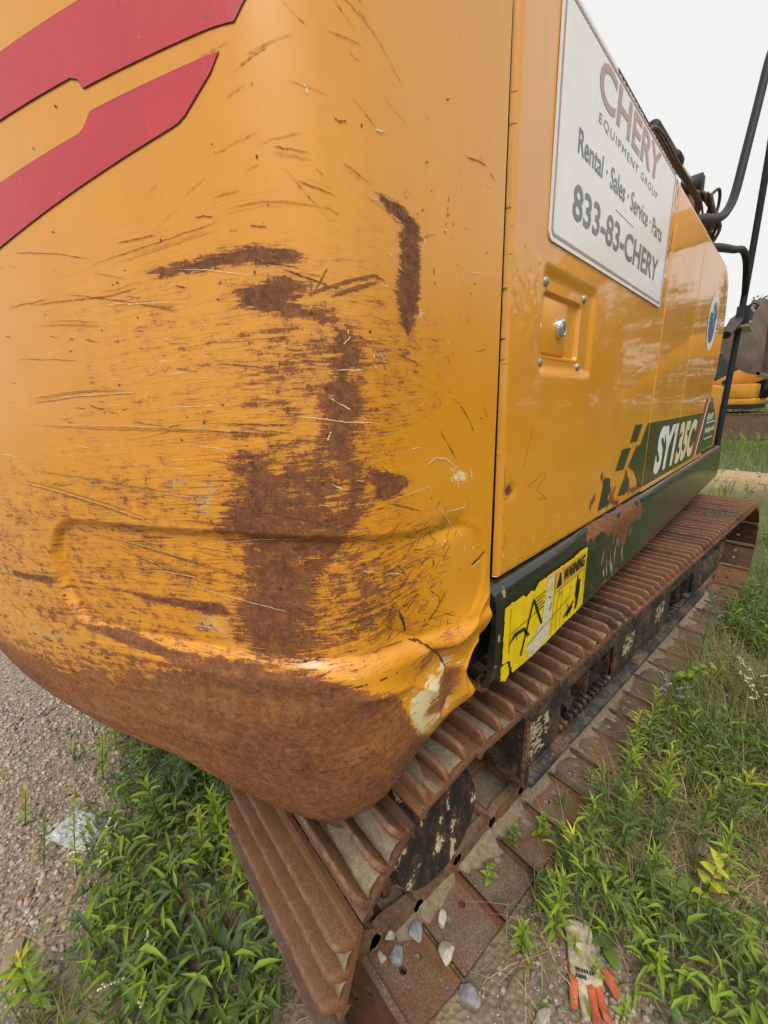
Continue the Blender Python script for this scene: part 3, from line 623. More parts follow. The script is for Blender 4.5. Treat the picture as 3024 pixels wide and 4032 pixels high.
# black skirt under the doors
def skirt():
    prof = [(-.04, 1.061), (.012, 1.062), (.026, 1.058), (.036, 1.048), (.041, 1.034), (.042, 1.015), (.042, .87), (.038, .853), (.026, .842), (.005, .84), (.005, .848), (.022, .852), (.030, .86), (.033, .875), (.033, 1.02), (.026, 1.038), (.010, 1.050), (-.04, 1.051)]
    ys = np.unique(np.r_[np.linspace(.006, 1.2, 160), np.linspace(1.2, 2.97, 110)]); npf = len(prof)
    # sample the front face finely
    pr = []
    for i, p in enumerate(prof):
        q = prof[(i+1) % npf]; k = 46 if i == 5 else (3 if i < 9 else 1)
        pr += [(p[0]+(q[0]-p[0])*t/k, p[1]+(q[1]-p[1])*t/k) for t in range(k)]
    P = np.array(pr); Y, I = np.meshgrid(ys, np.arange(len(P)), indexing='ij'); X = P[I, 0]; Zz = P[I, 1].copy()
    low = np.interp(Y, [0, .10, .16, .30, 1.2, 2.97], [0.0, .012, .012, -.004, -.006, .0]); Zz += low*sstep(.95, .85, Zz)
    X = X-.012*np.exp(-((Y-.50)/.10)**2-((Zz-1.05)/.03)**2)-.010*np.exp(-((Y-.72)/.15)**2-((Zz-.93)/.06)**2)-.012*np.exp(-((Y-.03)/.04)**2-((Zz-.86)/.04)**2)
    X = X+.003*(vnoise(Y, Zz, .3, .2, 91, 2)-.5)
    W = np.zeros(Y.shape+(4,), np.float32); n = vnoise(Y, Zz, .02, .03, 92, 3); nv = vnoise(Y, Zz, .010, .06, 93, 3)
    sd1 = poly_sd(Y, Zz, [(.46,1.03),(.53,1.066),(.735,1.056),(.939,1.053),(1.009,1.0),(.833,.984),(.833,.93),(.80,.93),(.74,.977),(.6,1.012)])
    W[..., 0] = np.clip(.45-sd1/.03+1.6*(n-.5)+.8*(nv-.5), 0, 1)*(Zz > .86)
    W[..., 0] = np.maximum(W[..., 0], np.clip(.75*sstep(.872, .845, Zz)+1.2*(n-.6), 0, 1))
    W[..., 1] = np.clip((nv-.52)*5, 0, 1)*np.exp(-((Y-.72)/.22)**2)*sstep(1.02, .97, Zz)*.9
    W[..., 1] = np.maximum(W[..., 1], .8*np.clip((n-.66)*7, 0, 1)*sstep(.30, .0, Y))
    V = np.stack([X, Y, Zz], -1).reshape(-1, 3); n_, m_ = Y.shape; F = grid_faces(n_, m_); i = np.arange(n_-1)
    F = np.r_[F, np.stack([i*m_+m_-1, i*m_, (i+1)*m_, (i+1)*m_+m_-1], -1)]
    cap = [np.arange(m_)[None, ::-1], ((n_-1)*m_+np.arange(m_))[None]]
    me = np_mesh('side_skirt', V, [F]+cap, M['skirt'], True, {'wear': W.reshape(-1, 4)}); me.set_sharp_from_angle(angle=R_(60))
    return link('side_skirt', me, EX, DY)
SKIRT = skirt()

# ---------------- latch on the door
def onside(x): return lambda y, z: np.stack([np.full(len(y), x), np.asarray(y), np.asarray(z)], -1)
b = MB(); b.prism([(.178, 1.465), (.290, 1.464), (.291, 1.560), (.178, 1.560)], 0, XD-.022, XD-.0095); PAD = b.build('latch_paddle', M['paint'], DOOR, 0, False, .004, 2)
b = MB()
def disc_prof(mb, cy, cz, x0, prof, n=24):
    base = len(mb.V)
    for r, dx in prof:
        for k in range(n): mb.V.append((x0+dx, cy+r*math.cos(2*math.pi*k/n), cz+r*math.sin(2*math.pi*k/n)))
    for i in range(len(prof)-1):
        for k in range(n): mb.F.append((base+i*n+k, base+i*n+(k+1) % n, base+(i+1)*n+(k+1) % n, base+(i+1)*n+k))
    mb.F.append(tuple(base+(len(prof)-1)*n+k for k in range(n)))
disc_prof(b, .256, 1.513, XD-.010, [(.0185, 0), (.0185, .004), (.0165, .008), (.012, .010), (.0115, .0085), (.010, .0085), (.0095, .0105)])
LOCK = b.build('lock_cylinder', M['chrome'], PAD, 0, True); LOCK.data.set_sharp_from_angle(angle=R_(35))
b = MB(); b.box(XD+.0004, XD+.0008, .2553, .2567, 1.507, 1.519); b.build('keyhole', M['dark'], PAD)
b = MB(); b.prism([(.166, 1.4555), (.356, 1.4555), (.356, 1.4595), (.166, 1.4595)], 0, XD-.0068, XD-.0058); b.build('latch_bezel', M['paint'], DOOR)
for y, z in ((.1775, 1.581), (.360, 1.5795), (.171, 1.447), (.353, 1.447)):
    b = MB(); disc_prof(b, y, z, XD-.0070, [(.0085, 0), (.0082, .002), (.0062, .0045), (.003, .0058)], 16); b.build('rivet', M['rivet'], DOOR, 0, True)

# ---------------- white sign on the door
def rpoly(y0, y1, z0, z1, r, n=5):
    o = []
    for cy, cz, a0 in ((y1-r, z1-r, 0), (y0+r, z1-r, 90), (y0+r, z0+r, 180), (y1-r, z0+r, 270)):
        o += [(cy+r*math.cos(R_(a0+90*k/n)), cz+r*math.sin(R_(a0+90*k/n))) for k in range(n+1)]
    return o
b = MB(); b.prism(rpoly(.160, .938, 1.640, 1.980, .014), 0, XD+.0006, XD+.0030)
SIGN = b.build('advertising_sign', M['signwhite'], DOOR)
sg = onside(XD+.0036)
def ring_sheet(name, outer, inner, fn, mat, parent):
    n = len(outer); co = np.array(outer+inner); i = np.arange(n); F = np.stack([i, (i+1) % n, n+(i+1) % n, n+i], -1)
    me = np_mesh(name, fn(co[:, 0], co[:, 1]), F, mat, False); return link(name, me, parent)
ring_sheet('border_line', rpoly(.1665, .9315, 1.6475, 1.9735, .012), rpoly(.172, .926, 1.6525, 1.9685, .009), sg, M['signred'], SIGN)
text_on('CHERY', (.322, .765, 1.899, 1.964), sg, M['signred'], 'lettering', SIGN, 0, .022)
text_on('EQUIPMENT GROUP', (.335, .768, 1.8655, 1.883), sg, M['signgrey'], 'lettering', SIGN, 0, -.004, 0, 1.25)
text_on('Rental · Sales · Service · Parts', (.250, .856, 1.792, 1.829), sg, M['signgrey'], 'lettering', SIGN, 0, .012)
text_on('833-83-CHERY', (.246, .856, 1.693, 1.749), sg, M['signgrey'], 'lettering', SIGN, 0, .020)
b = MB(); b.box(XD+.0031, XD+.0034, .47, .60, 1.7655, 1.7668); b.build('thin_rule', M['signgrey'], SIGN)
b = MB()
for y in np.linspace(.42, .92, 24):      # curled, dirty upper edge of the sign
    h = .003+.005*random.random(); b.prism([(y-.012, 1.9795), (y+.012, 1.9795), (y+.004*random.uniform(-1, 1), 1.9795-h)], 0, XD+.0031, XD+.0040)
b.build('dirt_fringe', M['stripeedge'], SIGN)

# ---------------- model decal band
dg_ = onside(XD+.0012); dg2 = onside(XD+.0020)
def sheet(poly, mat, parent, name='decal', fn=dg_): return poly_sheet(name, poly, fn, mat, parent)
sheet([(.842,1.303),(.919,1.301),(.878,1.250),(.805,1.252)], M['decal'], DOOR, 'decal_chip')
sheet([(.733,1.239),(.818,1.236),(.763,1.176),(.687,1.181)], M['decal'], DOOR, 'decal_chip')
sheet([(.600,1.174),(.640,1.168),(.650,1.155),(.655,1.13),(.640,1.11),(.66,1.09),(.568,1.087)], M['decal'], DOOR, 'decal_chip')
sheet([(.987,1.301),(1.010,1.3005),(1.010,1.083),(.985,1.086),(.955,1.10),(.93,1.125),(.875,1.16),(.83,1.172),(.815,1.180),(.879,1.234),(.924,1.236)], M['decal'], DOOR, 'decal_band')
sheet([(.800,1.165),(.812,1.150),(.835,1.125),(.838,1.098),(.80,1.092),(.737,1.100)], M['decal'], DOOR, 'decal_chip')
D2 = sheet([(1.022,1.3005),(1.500,1.3003),(1.500,1.083),(1.022,1.083)], M['decal'], P2, 'decal_band')
D3 = sheet([(1.512,1.3003),(2.085,1.300),(1.925,1.086),(1.512,1.083)], M['decal'], P3, 'decal_band')
sheet([(2.150,1.377),(2.205,1.377),(2.005,1.086),(1.930,1.087)], M['decalred'], P3, 'red_slash')
sheet([(2.212,1.377),(2.238,1.373),(2.045,1.087),(2.012,1.087)], M['white'], P3, 'white_slash')
sheet([(2.243,1.372),(2.256,1.372),(2.256,1.085),(2.052,1.087)], M['decal'], P3, 'decal_band')
fen_f = onside(.0150); fen_g = onside(.0160)
D4 = sheet([(2.285,1.376),(2.41,1.376),(2.50,1.33),(2.62,1.278),(2.70,1.20),(2.72,1.10),(2.69,1.09),(2.285,1.09)], M['decal'], FEN, 'decal_band', fen_f)
text_on('SY1', (1.145, 1.497, 1.104, 1.279), dg2, M['white'], 'lettering', D2, 0, .05, .18)
sheet([(1.462,1.279),(1.428,1.252),(1.424,1.236),(1.462,1.258)], M['white'], D2, 'numeral_flag', dg2)
text_on('35C', (1.515, 1.945, 1.100, 1.279), dg2, M['creamvinyl'], 'lettering', D3, 0, .05, .18)
text_on('SANY', (2.30, 2.56, 1.250, 1.292), fen_g, M['white'], 'lettering', D4, 0, .04)
text_on('Quality Changes the World', (2.30, 2.66, 1.175, 1.215), fen_g, M['white'], 'lettering', D4, 0, .04, .3)
sheet([(2.30,1.236),(2.64,1.236),(2.64,1.243),(2.30,1.243)], M['white'], D4, 'underline', fen_g)
sheet([(2.30,1.146),(2.63,1.146),(2.63,1.152),(2.30,1.152)], M['white'], D4, 'underline', fen_g)
sheet([(1.022,1.076),(1.500,1.0755),(1.500,1.080),(1.022,1.080)], M['creamvinyl'], P2, 'pinstripe')
# round emblem
EC = (1.93, 1.715)
def circ(r, n=36, a0=0, a1=360): return [(EC[0]+r*math.cos(R_(a0+(a1-a0)*k/n)), EC[1]+r*math.sin(R_(a0+(a1-a0)*k/n))) for k in range(n)]
EM = sheet(circ(.125), M['white'], P3, 'round_emblem', onside(XD+.0016))
def lens(pts, mat, nm): sheet(pts, mat, EM, nm, onside(XD+.0026))
lens([(EC[0]+.082*math.cos(R_(a))-.012, EC[1]+.082*math.sin(R_(a))-.01) for a in range(150, 400, 10)], M['eblue'], 'emblem_field')
lens([(EC[0]+.02+.085*math.cos(R_(a)), EC[1]+.085*math.sin(R_(a))) for a in range(20, 125, 8)]+[(EC[0]-.02+.05*math.cos(R_(a)), EC[1]-.01+.06*math.sin(R_(a))) for a in range(120, 0, -10)], M['signgrey'], 'emblem_arc')
for k in range(5):
    r0 = .068-.011*k
    sheet([(EC[0]-.04+.012*k+r0*math.cos(R_(a)), EC[1]-.035+r0*1.25*math.sin(R_(a))) for a in range(10, 120, 10)]+[(EC[0]-.04+.012*k+(r0-.004)*math.cos(R_(a)), EC[1]-.035+(r0-.004)*1.25*math.sin(R_(a))) for a in range(120, 0, -10)], M['egreen'] if k % 2 else M['white'], EM, 'emblem_arc', onside(XD+.0034))

# ---------------- warning sticker on the skirt (torn)
XW = .0440
def ragged(pts, amp, step=.006, seed=0):
    r = np.random.default_rng(seed); o = []
    for i in range(len(pts)):
        a, b_ = np.array(pts[i]), np.array(pts[(i+1) % len(pts)]); L = np.hypot(*(b_-a)); n = max(1, int(L/step))
        for k in range(n): o.append(tuple(a+(b_-a)*k/n+r.normal(0, amp, 2)*(1 if k else .3)))
    return o
WS = poly_sheet('warning_sticker', ragged([(.034,1.018),(.105,1.017),(.118,1.008),(.135,1.015),(.155,1.009),(.172,1.021),(.25,1.022),(.36,1.020),(.40,1.026),(.448,1.023),(.449,.864),(.40,.859),(.33,.861),(.25,.856),(.17,.855),(.12,.858),(.075,.862),(.062,.895),(.032,.903)], .0009, .006, 3), onside(XW), M['wyellow'], SKIRT)
ws = lambda poly, mat, nm, k=1: poly_sheet(nm, poly, onside(XW+.0008*k), mat, WS)
ws(ragged([(.212,1.016),(.248,1.018),(.252,.93),(.235,.862),(.15,.860),(.13,.885),(.165,.905),(.20,.93)], .003, .007, 5), M['wwhite'], 'scraped_patch')
ws([(.253,1.016),(.434,1.013),(.434,.975),(.256,.969)], M['worange'], 'warning_header')
text_on('WARNING', (.300, .430, .979, 1.010), onside(XW+.0024), M['ink'], 'lettering', WS, 0, .03, .1)
ws([(.262,.974),(.292,.976),(.283,1.008),(.277,1.009)], M['ink'], 'hazard_triangle', 2)
def bar(a, b_, wd): 
    d = np.subtract(b_, a); n = np.array([-d[1], d[0]])/np.hypot(*d)*wd/2; return [tuple(np.array(a)+n), tuple(np.array(b_)+n), tuple(np.array(b_)-n), tuple(np.array(a)-n)]
ws(bar((.105,.885), (.150,.992), .007), M['ink'], 'pictogram_bar', 2); ws(bar((.150,.992), (.197,.918), .007), M['ink'], 'pictogram_bar', 2)
ws(bar((.048,.93), (.075,.948), .004)[:2]+[(.115,.945),(.14,.918),(.132,.916),(.112,.938),(.078,.941)], M['ink'], 'scrape_mark', 2)
ws(ragged([(.388,.965),(.398,.966),(.399,.952),(.412,.948),(.414,.915),(.408,.890),(.400,.872),(.392,.875),(.393,.905),(.385,.915),(.386,.945),(.390,.953)], .0012, .006, 8), M['ink'], 'pictogram_person', 2)
ws(bar((.320,.880), (.378,.902), .006), M['ink'], 'pictogram_bar', 2)
ws(ragged([(.335,.888),(.36,.895),(.375,.885),(.36,.875),(.338,.876)], .002, .006, 9), M['ink'], 'pictogram_person', 2)
for r0 in range(5):
    ws(bar((.160, .990-.008*r0), (.205-.006*(r0 % 3), .991-.008*r0), .0022), M['ink'], 'small_print', 2)
for a, b_ in (((.275,.945),(.276,.868)), ((.300,.958),(.298,.868)), ((.275,.945),(.302,.960)), ((.055,1.010),(.055,.915)), ((.06,.955),(.20,.958)), ((.253,.966),(.44,.970)), ((.13,.895),(.36,.925)), ((.255,1.016),(.250,.862)), ((.437,1.015),(.435,.87))):
    ws(bar(a, b_, .0013), M['ink'], 'print_line', 2)
for k in range(12):
    c = np.array([random.uniform(.05, .44), random.uniform(.87, 1.01)]); ws(ragged(bar(c, c+np.array([random.uniform(-.012, .012), random.uniform(-.02, .02)]), random.uniform(.001, .0025)), .0006, .004, k), M['ink'], 'flaked_spot', 3)
WS2 = poly_sheet('sticker_remnant', ragged([(.029,.898),(.056,.892),(.062,.864),(.045,.858),(.028,.868)], .0016, .005, 6), onside(XW), M['wyellow'], SKIRT)

# ---------------- handrail and mirror bracket
def bez(pts, n=8):
    P = [np.array(p, float) for p in pts]; o = []
    for i in range(len(P)-1):
        p0 = P[max(i-1, 0)]; p1 = P[i]; p2 = P[i+1]; p3 = P[min(i+2, len(P)-1)]
        for k in range(n):
            t = k/n; o.append(.5*((2*p1)+(-p0+p2)*t+(2*p0-5*p1+4*p2-p3)*t*t+(-p0+3*p1-3*p2+p3)*t**3))
    o.append(P[-1]); return [tuple(p) for p in o]
b = MB(); b.tube(bez([(-.03,1.22,1.93),(0,1.436,2.004),(0,1.693,2.074),(0,1.93,2.150),(0,2.10,2.245),(0,2.185,2.34),(0,2.26,2.475),(0,2.41,2.747),(0,2.55,3.0),(0,2.70,3.10),(0,2.95,3.12),(0,3.12,3.04),(0,3.17,2.90),(0,3.185,2.70),(0,3.20,2.2),(0,3.17,1.7),(0,3.12,1.25),(0,3.10,.98)], 7), .0185, 12)
HR = b.build('handrail', M['rail'], EX, DY, True)
b = MB(); b.tube(bez([(-.05,1.75,1.965),(0,1.83,2.002),(0,2.427,2.125),(0,2.70,2.185),(0,2.90,2.195),(0,3.05,2.15),(0,3.20,2.02)], 7), .0175, 12); b.build('rail_brace', M['rail'], HR, 0, True)
b = MB(); b.tube([(.0,2.66,1.730),(.01,3.25,1.91),(.02,3.62,2.01)], .022, 10); b.tube([(.02,3.62,2.01),(.02,3.72,2.04)], .028, 10)
b.box(-.02, .05, 3.12, 3.34, 1.83, 1.95); MBR = b.build('mirror_bracket', M['black'], EX, DY, False)
for y, z in ((3.15, 1.925), (3.30, 1.93), (3.20, 1.85)):
    b = MB(); disc_prof(b, y, z, .05, [(.016, 0), (.016, .006), (.008, .01)], 10); b.build('bolt', M['rivet'], MBR)
b = MB(); b.box(-.04, .06, 3.06, 3.40, 1.815, 1.828); b.build('bracket_plate', M['rivet'], MBR)
# upper works: boom, pipes, cylinder, hoses
M['boomrust'] = flaky('dirty_faded_boom_paint', (0.26, 0.15, 0.09), (0.07, 0.045, 0.032), .5)
BX = -1.20
b = MB(); b.prism([(2.5,1.45),(2.9,1.4),(4.4,3.0),(5.2,3.3),(7.3,3.4),(7.35,3.80),(5.2,3.82),(4.1,3.45),(2.45,1.85)], 0, BX-.16, BX+.16)
BOOM = b.build('boom', M['boomrust'], EX, DY, False, .03, 2)
for k, x in enumerate((.10, .14, .18)):
    b = MB(); b.tube(bez([(BX+x,3.0,2.0),(BX+x+.02,4.15,3.52),(BX+x+.02,4.6,3.93-.02*k),(BX+x+.02,5.6,3.99-.03*k),(BX+x+.02,6.9,4.03-.03*k),(BX+x,7.35,4.02-.05*k)], 6), .013, 8); b.build('hydraulic_pipe', M['boomrust'], BOOM, 0, True)
b = MB(); b.tube([(BX,5.2,4.20),(BX,6.15,4.24)], .075, 14); CYL = b.build('arm_cylinder', M['rubber'], BOOM, 0, True)
b = MB(); b.tube([(BX,6.15,4.24),(BX,6.32,4.25)], .095, 14); b.build('cylinder_gland', M['rail'], CYL, 0, True)
b = MB(); b.tube([(BX,6.3,4.25),(BX,7.35,4.32)], .05, 14); b.build('cylinder_rod', M['chrome'], CYL, 0, True)
b = MB(); b.tube([(BX-.12,7.38,4.32),(BX+.12,7.38,4.32)], .13, 14); b.build('rod_eye', M['rubber'], CYL, 0, True)
b = MB(); b.prism([(7.3,3.7),(7.55,3.65),(8.9,.9),(8.6,.8),(7.2,3.5),(7.22,3.8),(7.35,4.42),(7.55,4.48),(7.62,4.1)], 0, BX-.12, BX+.12); ARM = b.build('arm', M['boomrust'], EX, DY, False, .02, 2)
for k in range(6):
    b = MB(); j = random.uniform(-.06, .06); b.tube(bez([(BX+.12+.03*k,6.9+.05*k,4.08),(BX+.18+.03*k,7.3+j,4.10-.05*k),(BX+.2+.03*k,7.7+j,4.15-.08*k),(BX+.15,7.8,3.9-.1*k),(BX+.14,7.9+.03*k,3.4)], 6), .024, 7); b.build('hydraulic_hose', M['boomrust'] if k % 2 else M['rubber'], BOOM, 0, True)
for k in range(3):
    b = MB(); b.tube(bez([(BX+.15,7.7,4.2-.25*k),(BX+.2,8.15,4.45-.3*k),(BX+.18,8.45,4.3-.33*k),(BX+.13,8.1,3.6-.3*k)], 7), .022, 7); b.build('hydraulic_hose', M['rubber'], ARM, 0, True)

# ---------------- tracks
RI, ZC, Y0, Y1, PITCH, NSH, SWD = .32, .34, 0.0, 2.939, .1715, 46, .5
def shoe_mesh():
    w = SWD/2; h = PITCH/2; V = []; F = []
    def add(v, f):
        n = len(V); V.extend(v); F.extend([tuple(i+n for i in q) for q in f])
    t0, t1 = 0.0, .011
    # plate split along x, two octagonal bolt holes in one strip; local +x = towards the outside of the machine
    xs = [-w, -.175, -.125, .125, .175, w]
    ys = [-h+.003, 0, h-.002]
    def quad(x0, x1, y0, y1, z, up):
        q = [(x0, y0, z), (x1, y0, z), (x1, y1, z), (x0, y1, z)]; add(q, [(0, 1, 2, 3) if up else (3, 2, 1, 0)])
    for i in range(5):
        for j in range(2):
            if i in (1, 3):
                cx = (xs[i]+xs[i+1])/2; cy = (-.027, .027)[j]; r = .0105; x0, x1, y0, y1 = xs[i], xs[i+1], ys[j], ys[j+1]
                out = [(x1, cy), (x1, y1), (cx, y1), (x0, y1), (x0, cy), (x0, y0), (cx, y0), (x1, y0)]
                inn = [(cx+r*math.cos(k*math.pi/4), cy+r*math.sin(k*math.pi/4)) for k in range(8)]
                for z, up in ((t0, False), (t1, True)):
                    add([(*p, z) for p in out+inn], [((k, (k+1) % 8, 8+(k+1) % 8, 8+k) if up else (8+k, 8+(k+1) % 8, (k+1) % 8, k)) for k in range(8)])
                add([(*p, t0) for p in inn]+[(*p, t1) for p in inn], [((k+1) % 8, k, 8+k, 8+(k+1) % 8) for k in range(8)])
            else:
                quad(xs[i], xs[i+1], ys[j], ys[j+1], t0, False); quad(xs[i], xs[i+1], ys[j], ys[j+1], t1, True)
    y0, y1 = ys[0], ys[2]
    for x in (-w, w): add([(x, y0, t0), (x, y1, t0), (x, y1, t1), (x, y0, t1)], [(0, 1, 2, 3)])
    # rolled lips front and back
    add([(-w, y1, t0), (w, y1, t0), (w, y1, t1), (-w, y1, t1)], [(0, 1, 2, 3)])
    add([(-w, y0, t0), (w, y0, t0), (w, y0, t1), (-w, y0, t1)], [(0, 1, 2, 3)])
    add([(-w, y0, t0), (w, y0, t0), (w, y0+.012, t0-.012), (-w, y0+.012, t0-.012), (-w, y0+.022, t0), (w, y0+.022, t0)], [(0, 1, 2, 3), (3, 2, 5, 4), (1, 5, 2), (0, 3, 4)])
    # three grousers with bevelled ends
    for gy, gh, gw in ((-.057, .036, .0095), (0, .034, .008), (.057, .036, .0095)):
        prof = [(-gw-.005, 0), (-gw, .004), (-.0062, gh-.003), (-.004, gh), (.004, gh), (.0062, gh-.003), (gw, .004), (gw+.005, 0)]
        e = [(w-.001, 1.0), (w-.012, 1.0)]
        rings = []
        for x, kz in ((-w+.001, .0), (-w+.004, .55), (-w+.012, .9), (-w+.022, 1), (w-.022, 1), (w-.012, .9), (w-.004, .55), (w-.001, .0)):
            rings.append([(x, gy+p[0], t1+p[1]*kz) for p in prof])
        n = len(V); 
        for rg in rings: V.extend(rg)
        m = len(prof)
        for i in range(len(rings)-1):
            for k in range(m-1): F.append((n+i*m+k, n+(i+1)*m+k, n+(i+1)*m+k+1, n+i*m+k+1))
    me = bpy.data.meshes.new('track_shoe'); me.from_pydata(V, [], F); me.materials.append(M['track']); me.update()
    me.polygons.foreach_set('use_smooth', np.ones(len(me.polygons), bool)); me.set_sharp_from_angle(angle=R_(38))
    return me
SHOE = shoe_mesh()
def loop_pos(d):
    """position and direction on the loop (inner plate face); d from the rear end of the bottom run"""
    L = Y1-Y0; A = math.pi*RI; d %= 2*L+2*A
    if d < L: return Y0+d, ZC-RI, 0.0
    if d < L+A: a = (d-L)/RI; return Y1+RI*math.sin(a), ZC-RI*math.cos(a), a
    if d < 2*L+A: return Y1-(d-L-A), ZC+RI, math.pi
    a = (d-2*L-A)/RI; return Y0-RI*math.sin(a), ZC+RI*math.cos(a), math.pi+a
PER = 2*(Y1-Y0)+2*math.pi*RI
def make_track(xc, first=True):
    b = MB()
    for k in range(NSH):                     # chain links
        y, z, a = loop_pos((k+.5)*PER/NSH); 
        ny, nz = math.sin(a), -math.cos(a); ty, tz = math.cos(a), math.sin(a)
        for sx in (-.085, .06):
            v = []
            for x in (xc+sx, xc+sx+.025):
                for p, q in ((-.085, -.002), (.085, -.002), (.085, -.055), (.05, -.072), (-.05, -.072), (-.085, -.055)):
                    v.append((x, y+p*ty+q*ny, z+p*tz+q*nz))
            b.add(v, [(0,1,2,3,4,5), (11,10,9,8,7,6)]+[(i, 6+i, 6+(i+1) % 6, (i+1) % 6) for i in range(6)])
        pz = -.04; b.tube([(xc-.085, y+.085*ty+pz*ny, z+.085*tz+pz*nz), (xc+.085, y+.085*ty+pz*ny, z+.085*tz+pz*nz)], .018, 8)
    tr = b.build('track', M['track'], EX)
    for k in range(NSH):
        y, z, a = loop_pos((k+.5)*PER/NSH); o = link('track_shoe', SHOE, tr)
        # local z = outward normal of the loop, local y along the loop
        o.matrix_local = Matrix.Translation((xc, y, z)) @ Matrix(((1, 0, 0), (0, -math.cos(a), math.sin(a)), (0, -math.sin(a), -math.cos(a)))).to_4x4() @ Matrix.Rotation(rng.normal(0, .006), 4, 'X')
    return tr
TR = make_track(-.25)
TL = make_track(-.25-1.99)
def hubmat():
    t = NT('flaking_hub_paint'); v = t.coord((1, 1, .45)); n = t.noise(26, 4, .62, vec=v); f = t.noise(120, 4, .7)
    k = t.math('ADD', n, t.math('MULTIPLY', t.math('SUBTRACT', f, .5), .22)); m = t.ramp(k, [(.585, 0), (.60, 1)]); r = t.ramp(k, [(.44, 0), (.58, 1)])
    c = t.mix(r, (0.014, 0.013, 0.013), t.ramp(f, [(.35, (0.03, 0.018, 0.012)), (.7, (0.16, 0.075, 0.035))])); c = t.mix(m, c, t.mix(f, (0.40, 0.34, 0.21), (0.62, 0.55, 0.38)))
    t.set(Base_Color=c, Roughness=.75); t.bump(m, .5, .0015); return t.m
# drive hub, idler, track frame of the near track
b = MB(); disc_prof(b, .02, .37, -.32, [(.20, 0), (.20, .12), (.155, .13), (.150, .20), (.138, .222), (.05, .224), (.05, .218)], 40); HUB = b.build('drive_hub', M['frame'], EX, 0, True); HUB.data.set_sharp_from_angle(angle=R_(30))
HUB.data.materials.clear(); M['hubflake'] = hubmat(); HUB.data.materials.append(M['hubflake'])
b = MB()
for k in range(21):
    a = 2*math.pi*k/21; c, s_ = math.cos(a), math.sin(a)
    b.add([(x, .0+r*c-t*s_, .34+r*s_+t*c) for x in (-.28, -.22) for r, t in ((.19, -.035), (.265, -.012), (.265, .012), (.19, .035))], [(0,1,2,3), (7,6,5,4), (0,4,5,1), (1,5,6,2), (2,6,7,3), (3,7,4,0)])
disc_prof(b, 0, .34, -.28, [(.20, 0), (.20, .06), (.02, .06)], 30); b.build('sprocket', M['track'], EX)
b = MB(); disc_prof(b, Y1, .34, -.32, [(.235, 0), (.245, .02), (.245, .12), (.235, .14), (.18, .10), (.08, .10), (.07, .14)], 36); b.build('idler_wheel', M['frame'], EX, 0, True)
TF = empty('track_frame', (0, 0, 0), 0, EX)
xo = -.10
b = MB(); b.prism([(-.42, .40), (-.36, .50), (-.16, .505), (-.115, .485), (xo, .455), (xo, .432), (-.13, .432), (-.42, .39)], 1, .40, 2.28); b.build('top_rail', M['frame'], TF, 0, False, .006, 2)
b = MB(); b.prism([(-.40, .235), (xo+.03, .235), (xo+.034, .245), (xo+.03, .258), (xo-.006, .268), (-.40, .268)], 1, .395, 2.30); b.build('bottom_flange', M['frame'], TF, 0, False, .005, 2)
for y0, y1 in ((.400, .62), (1.06, 1.72), (2.16, 2.28)):
    b = MB(); b.box(xo-.016, xo-.001, y0, y1, .262, .436); b.build('web_plate', M['frame'], TF, 0, False, .004, 2)
b = MB(); b.prism([(-.40, .24), (xo+.022, .236), (xo+.004, .480), (-.16, .52), (-.40, .44)], 1, .382, .396); b.build('end_plate', M['frame'], TF); b = MB(); b.box(xo+.004, xo+.014, .380, .398, .240, .470); b.build('rusty_end_flange', M['track'], TF)
b = MB(); b.box(-.34, -.32, .40, 2.28, .24, .48); b.build('back_plate', M['dark'], TF)
for yc in (.62, .86, 1.06, 1.72, 1.94, 2.16):       # ribs in the openings
    b = MB(); b.box(-.33, xo-.02, yc-.008, yc+.008, .262, .436); b.build('rib', M['frame'], TF)
b = MB(); b.tube([(-.30, .72, .33), (-.14, .72, .33)], .055, 14); b.tube([(-.14, .72, .33), (-.115, .72, .33)], .026, 6); b.build('grease_valve_boss', M['frame'], TF)
for y0, y1 in ((.63, 1.05), (1.73, 2.15)):           # scalloped edge of the access openings
    k = y0
    while k < y1:
        b = MB(); b.box(xo-.030, xo+.002, k, k+.018, .266, .292+.01*random.random()); b.build('edge_tooth', M['frame'], TF, 0, False, .004, 1); k += .036
for k in range(7):
    yc = .62+k*.36; b = MB(); b.tube([(-.36, yc, .135), (-.33, yc, .135), (-.32, yc, .115), (-.24, yc, .115), (-.23, yc, .135), (-.20, yc, .135)], [.105, .105, .085, .085, .105, .105], 18); b.tube([(-.42, yc, .135), (-.18, yc, .135)], .04, 10); b.build('track_roller', M['frame'], TF)
b = MB(); b.prism([(-.33, .44), (-.11, .40), (-.095, .30), (-.10, .27), (-.33, .25)], 1, 2.28, 2.74); b.build('idler_guard', M['frame'], TF, 0, False, .012, 2)
for poly, sd_ in (([(.425,.44),(.53,.425),(.54,.36),(.50,.33),(.52,.30),(.415,.285),(.41,.36)], 1), ([(1.13,.425),(1.25,.42),(1.26,.36),(1.21,.33),(1.13,.34)], 2), ([(1.52,.43),(1.63,.425),(1.62,.36),(1.57,.33),(1.51,.35)], 4)):
    poly_sheet('sticker_remnant', ragged(poly, .004, .012, sd_), onside(xo+.0006), M['flake'], TF)
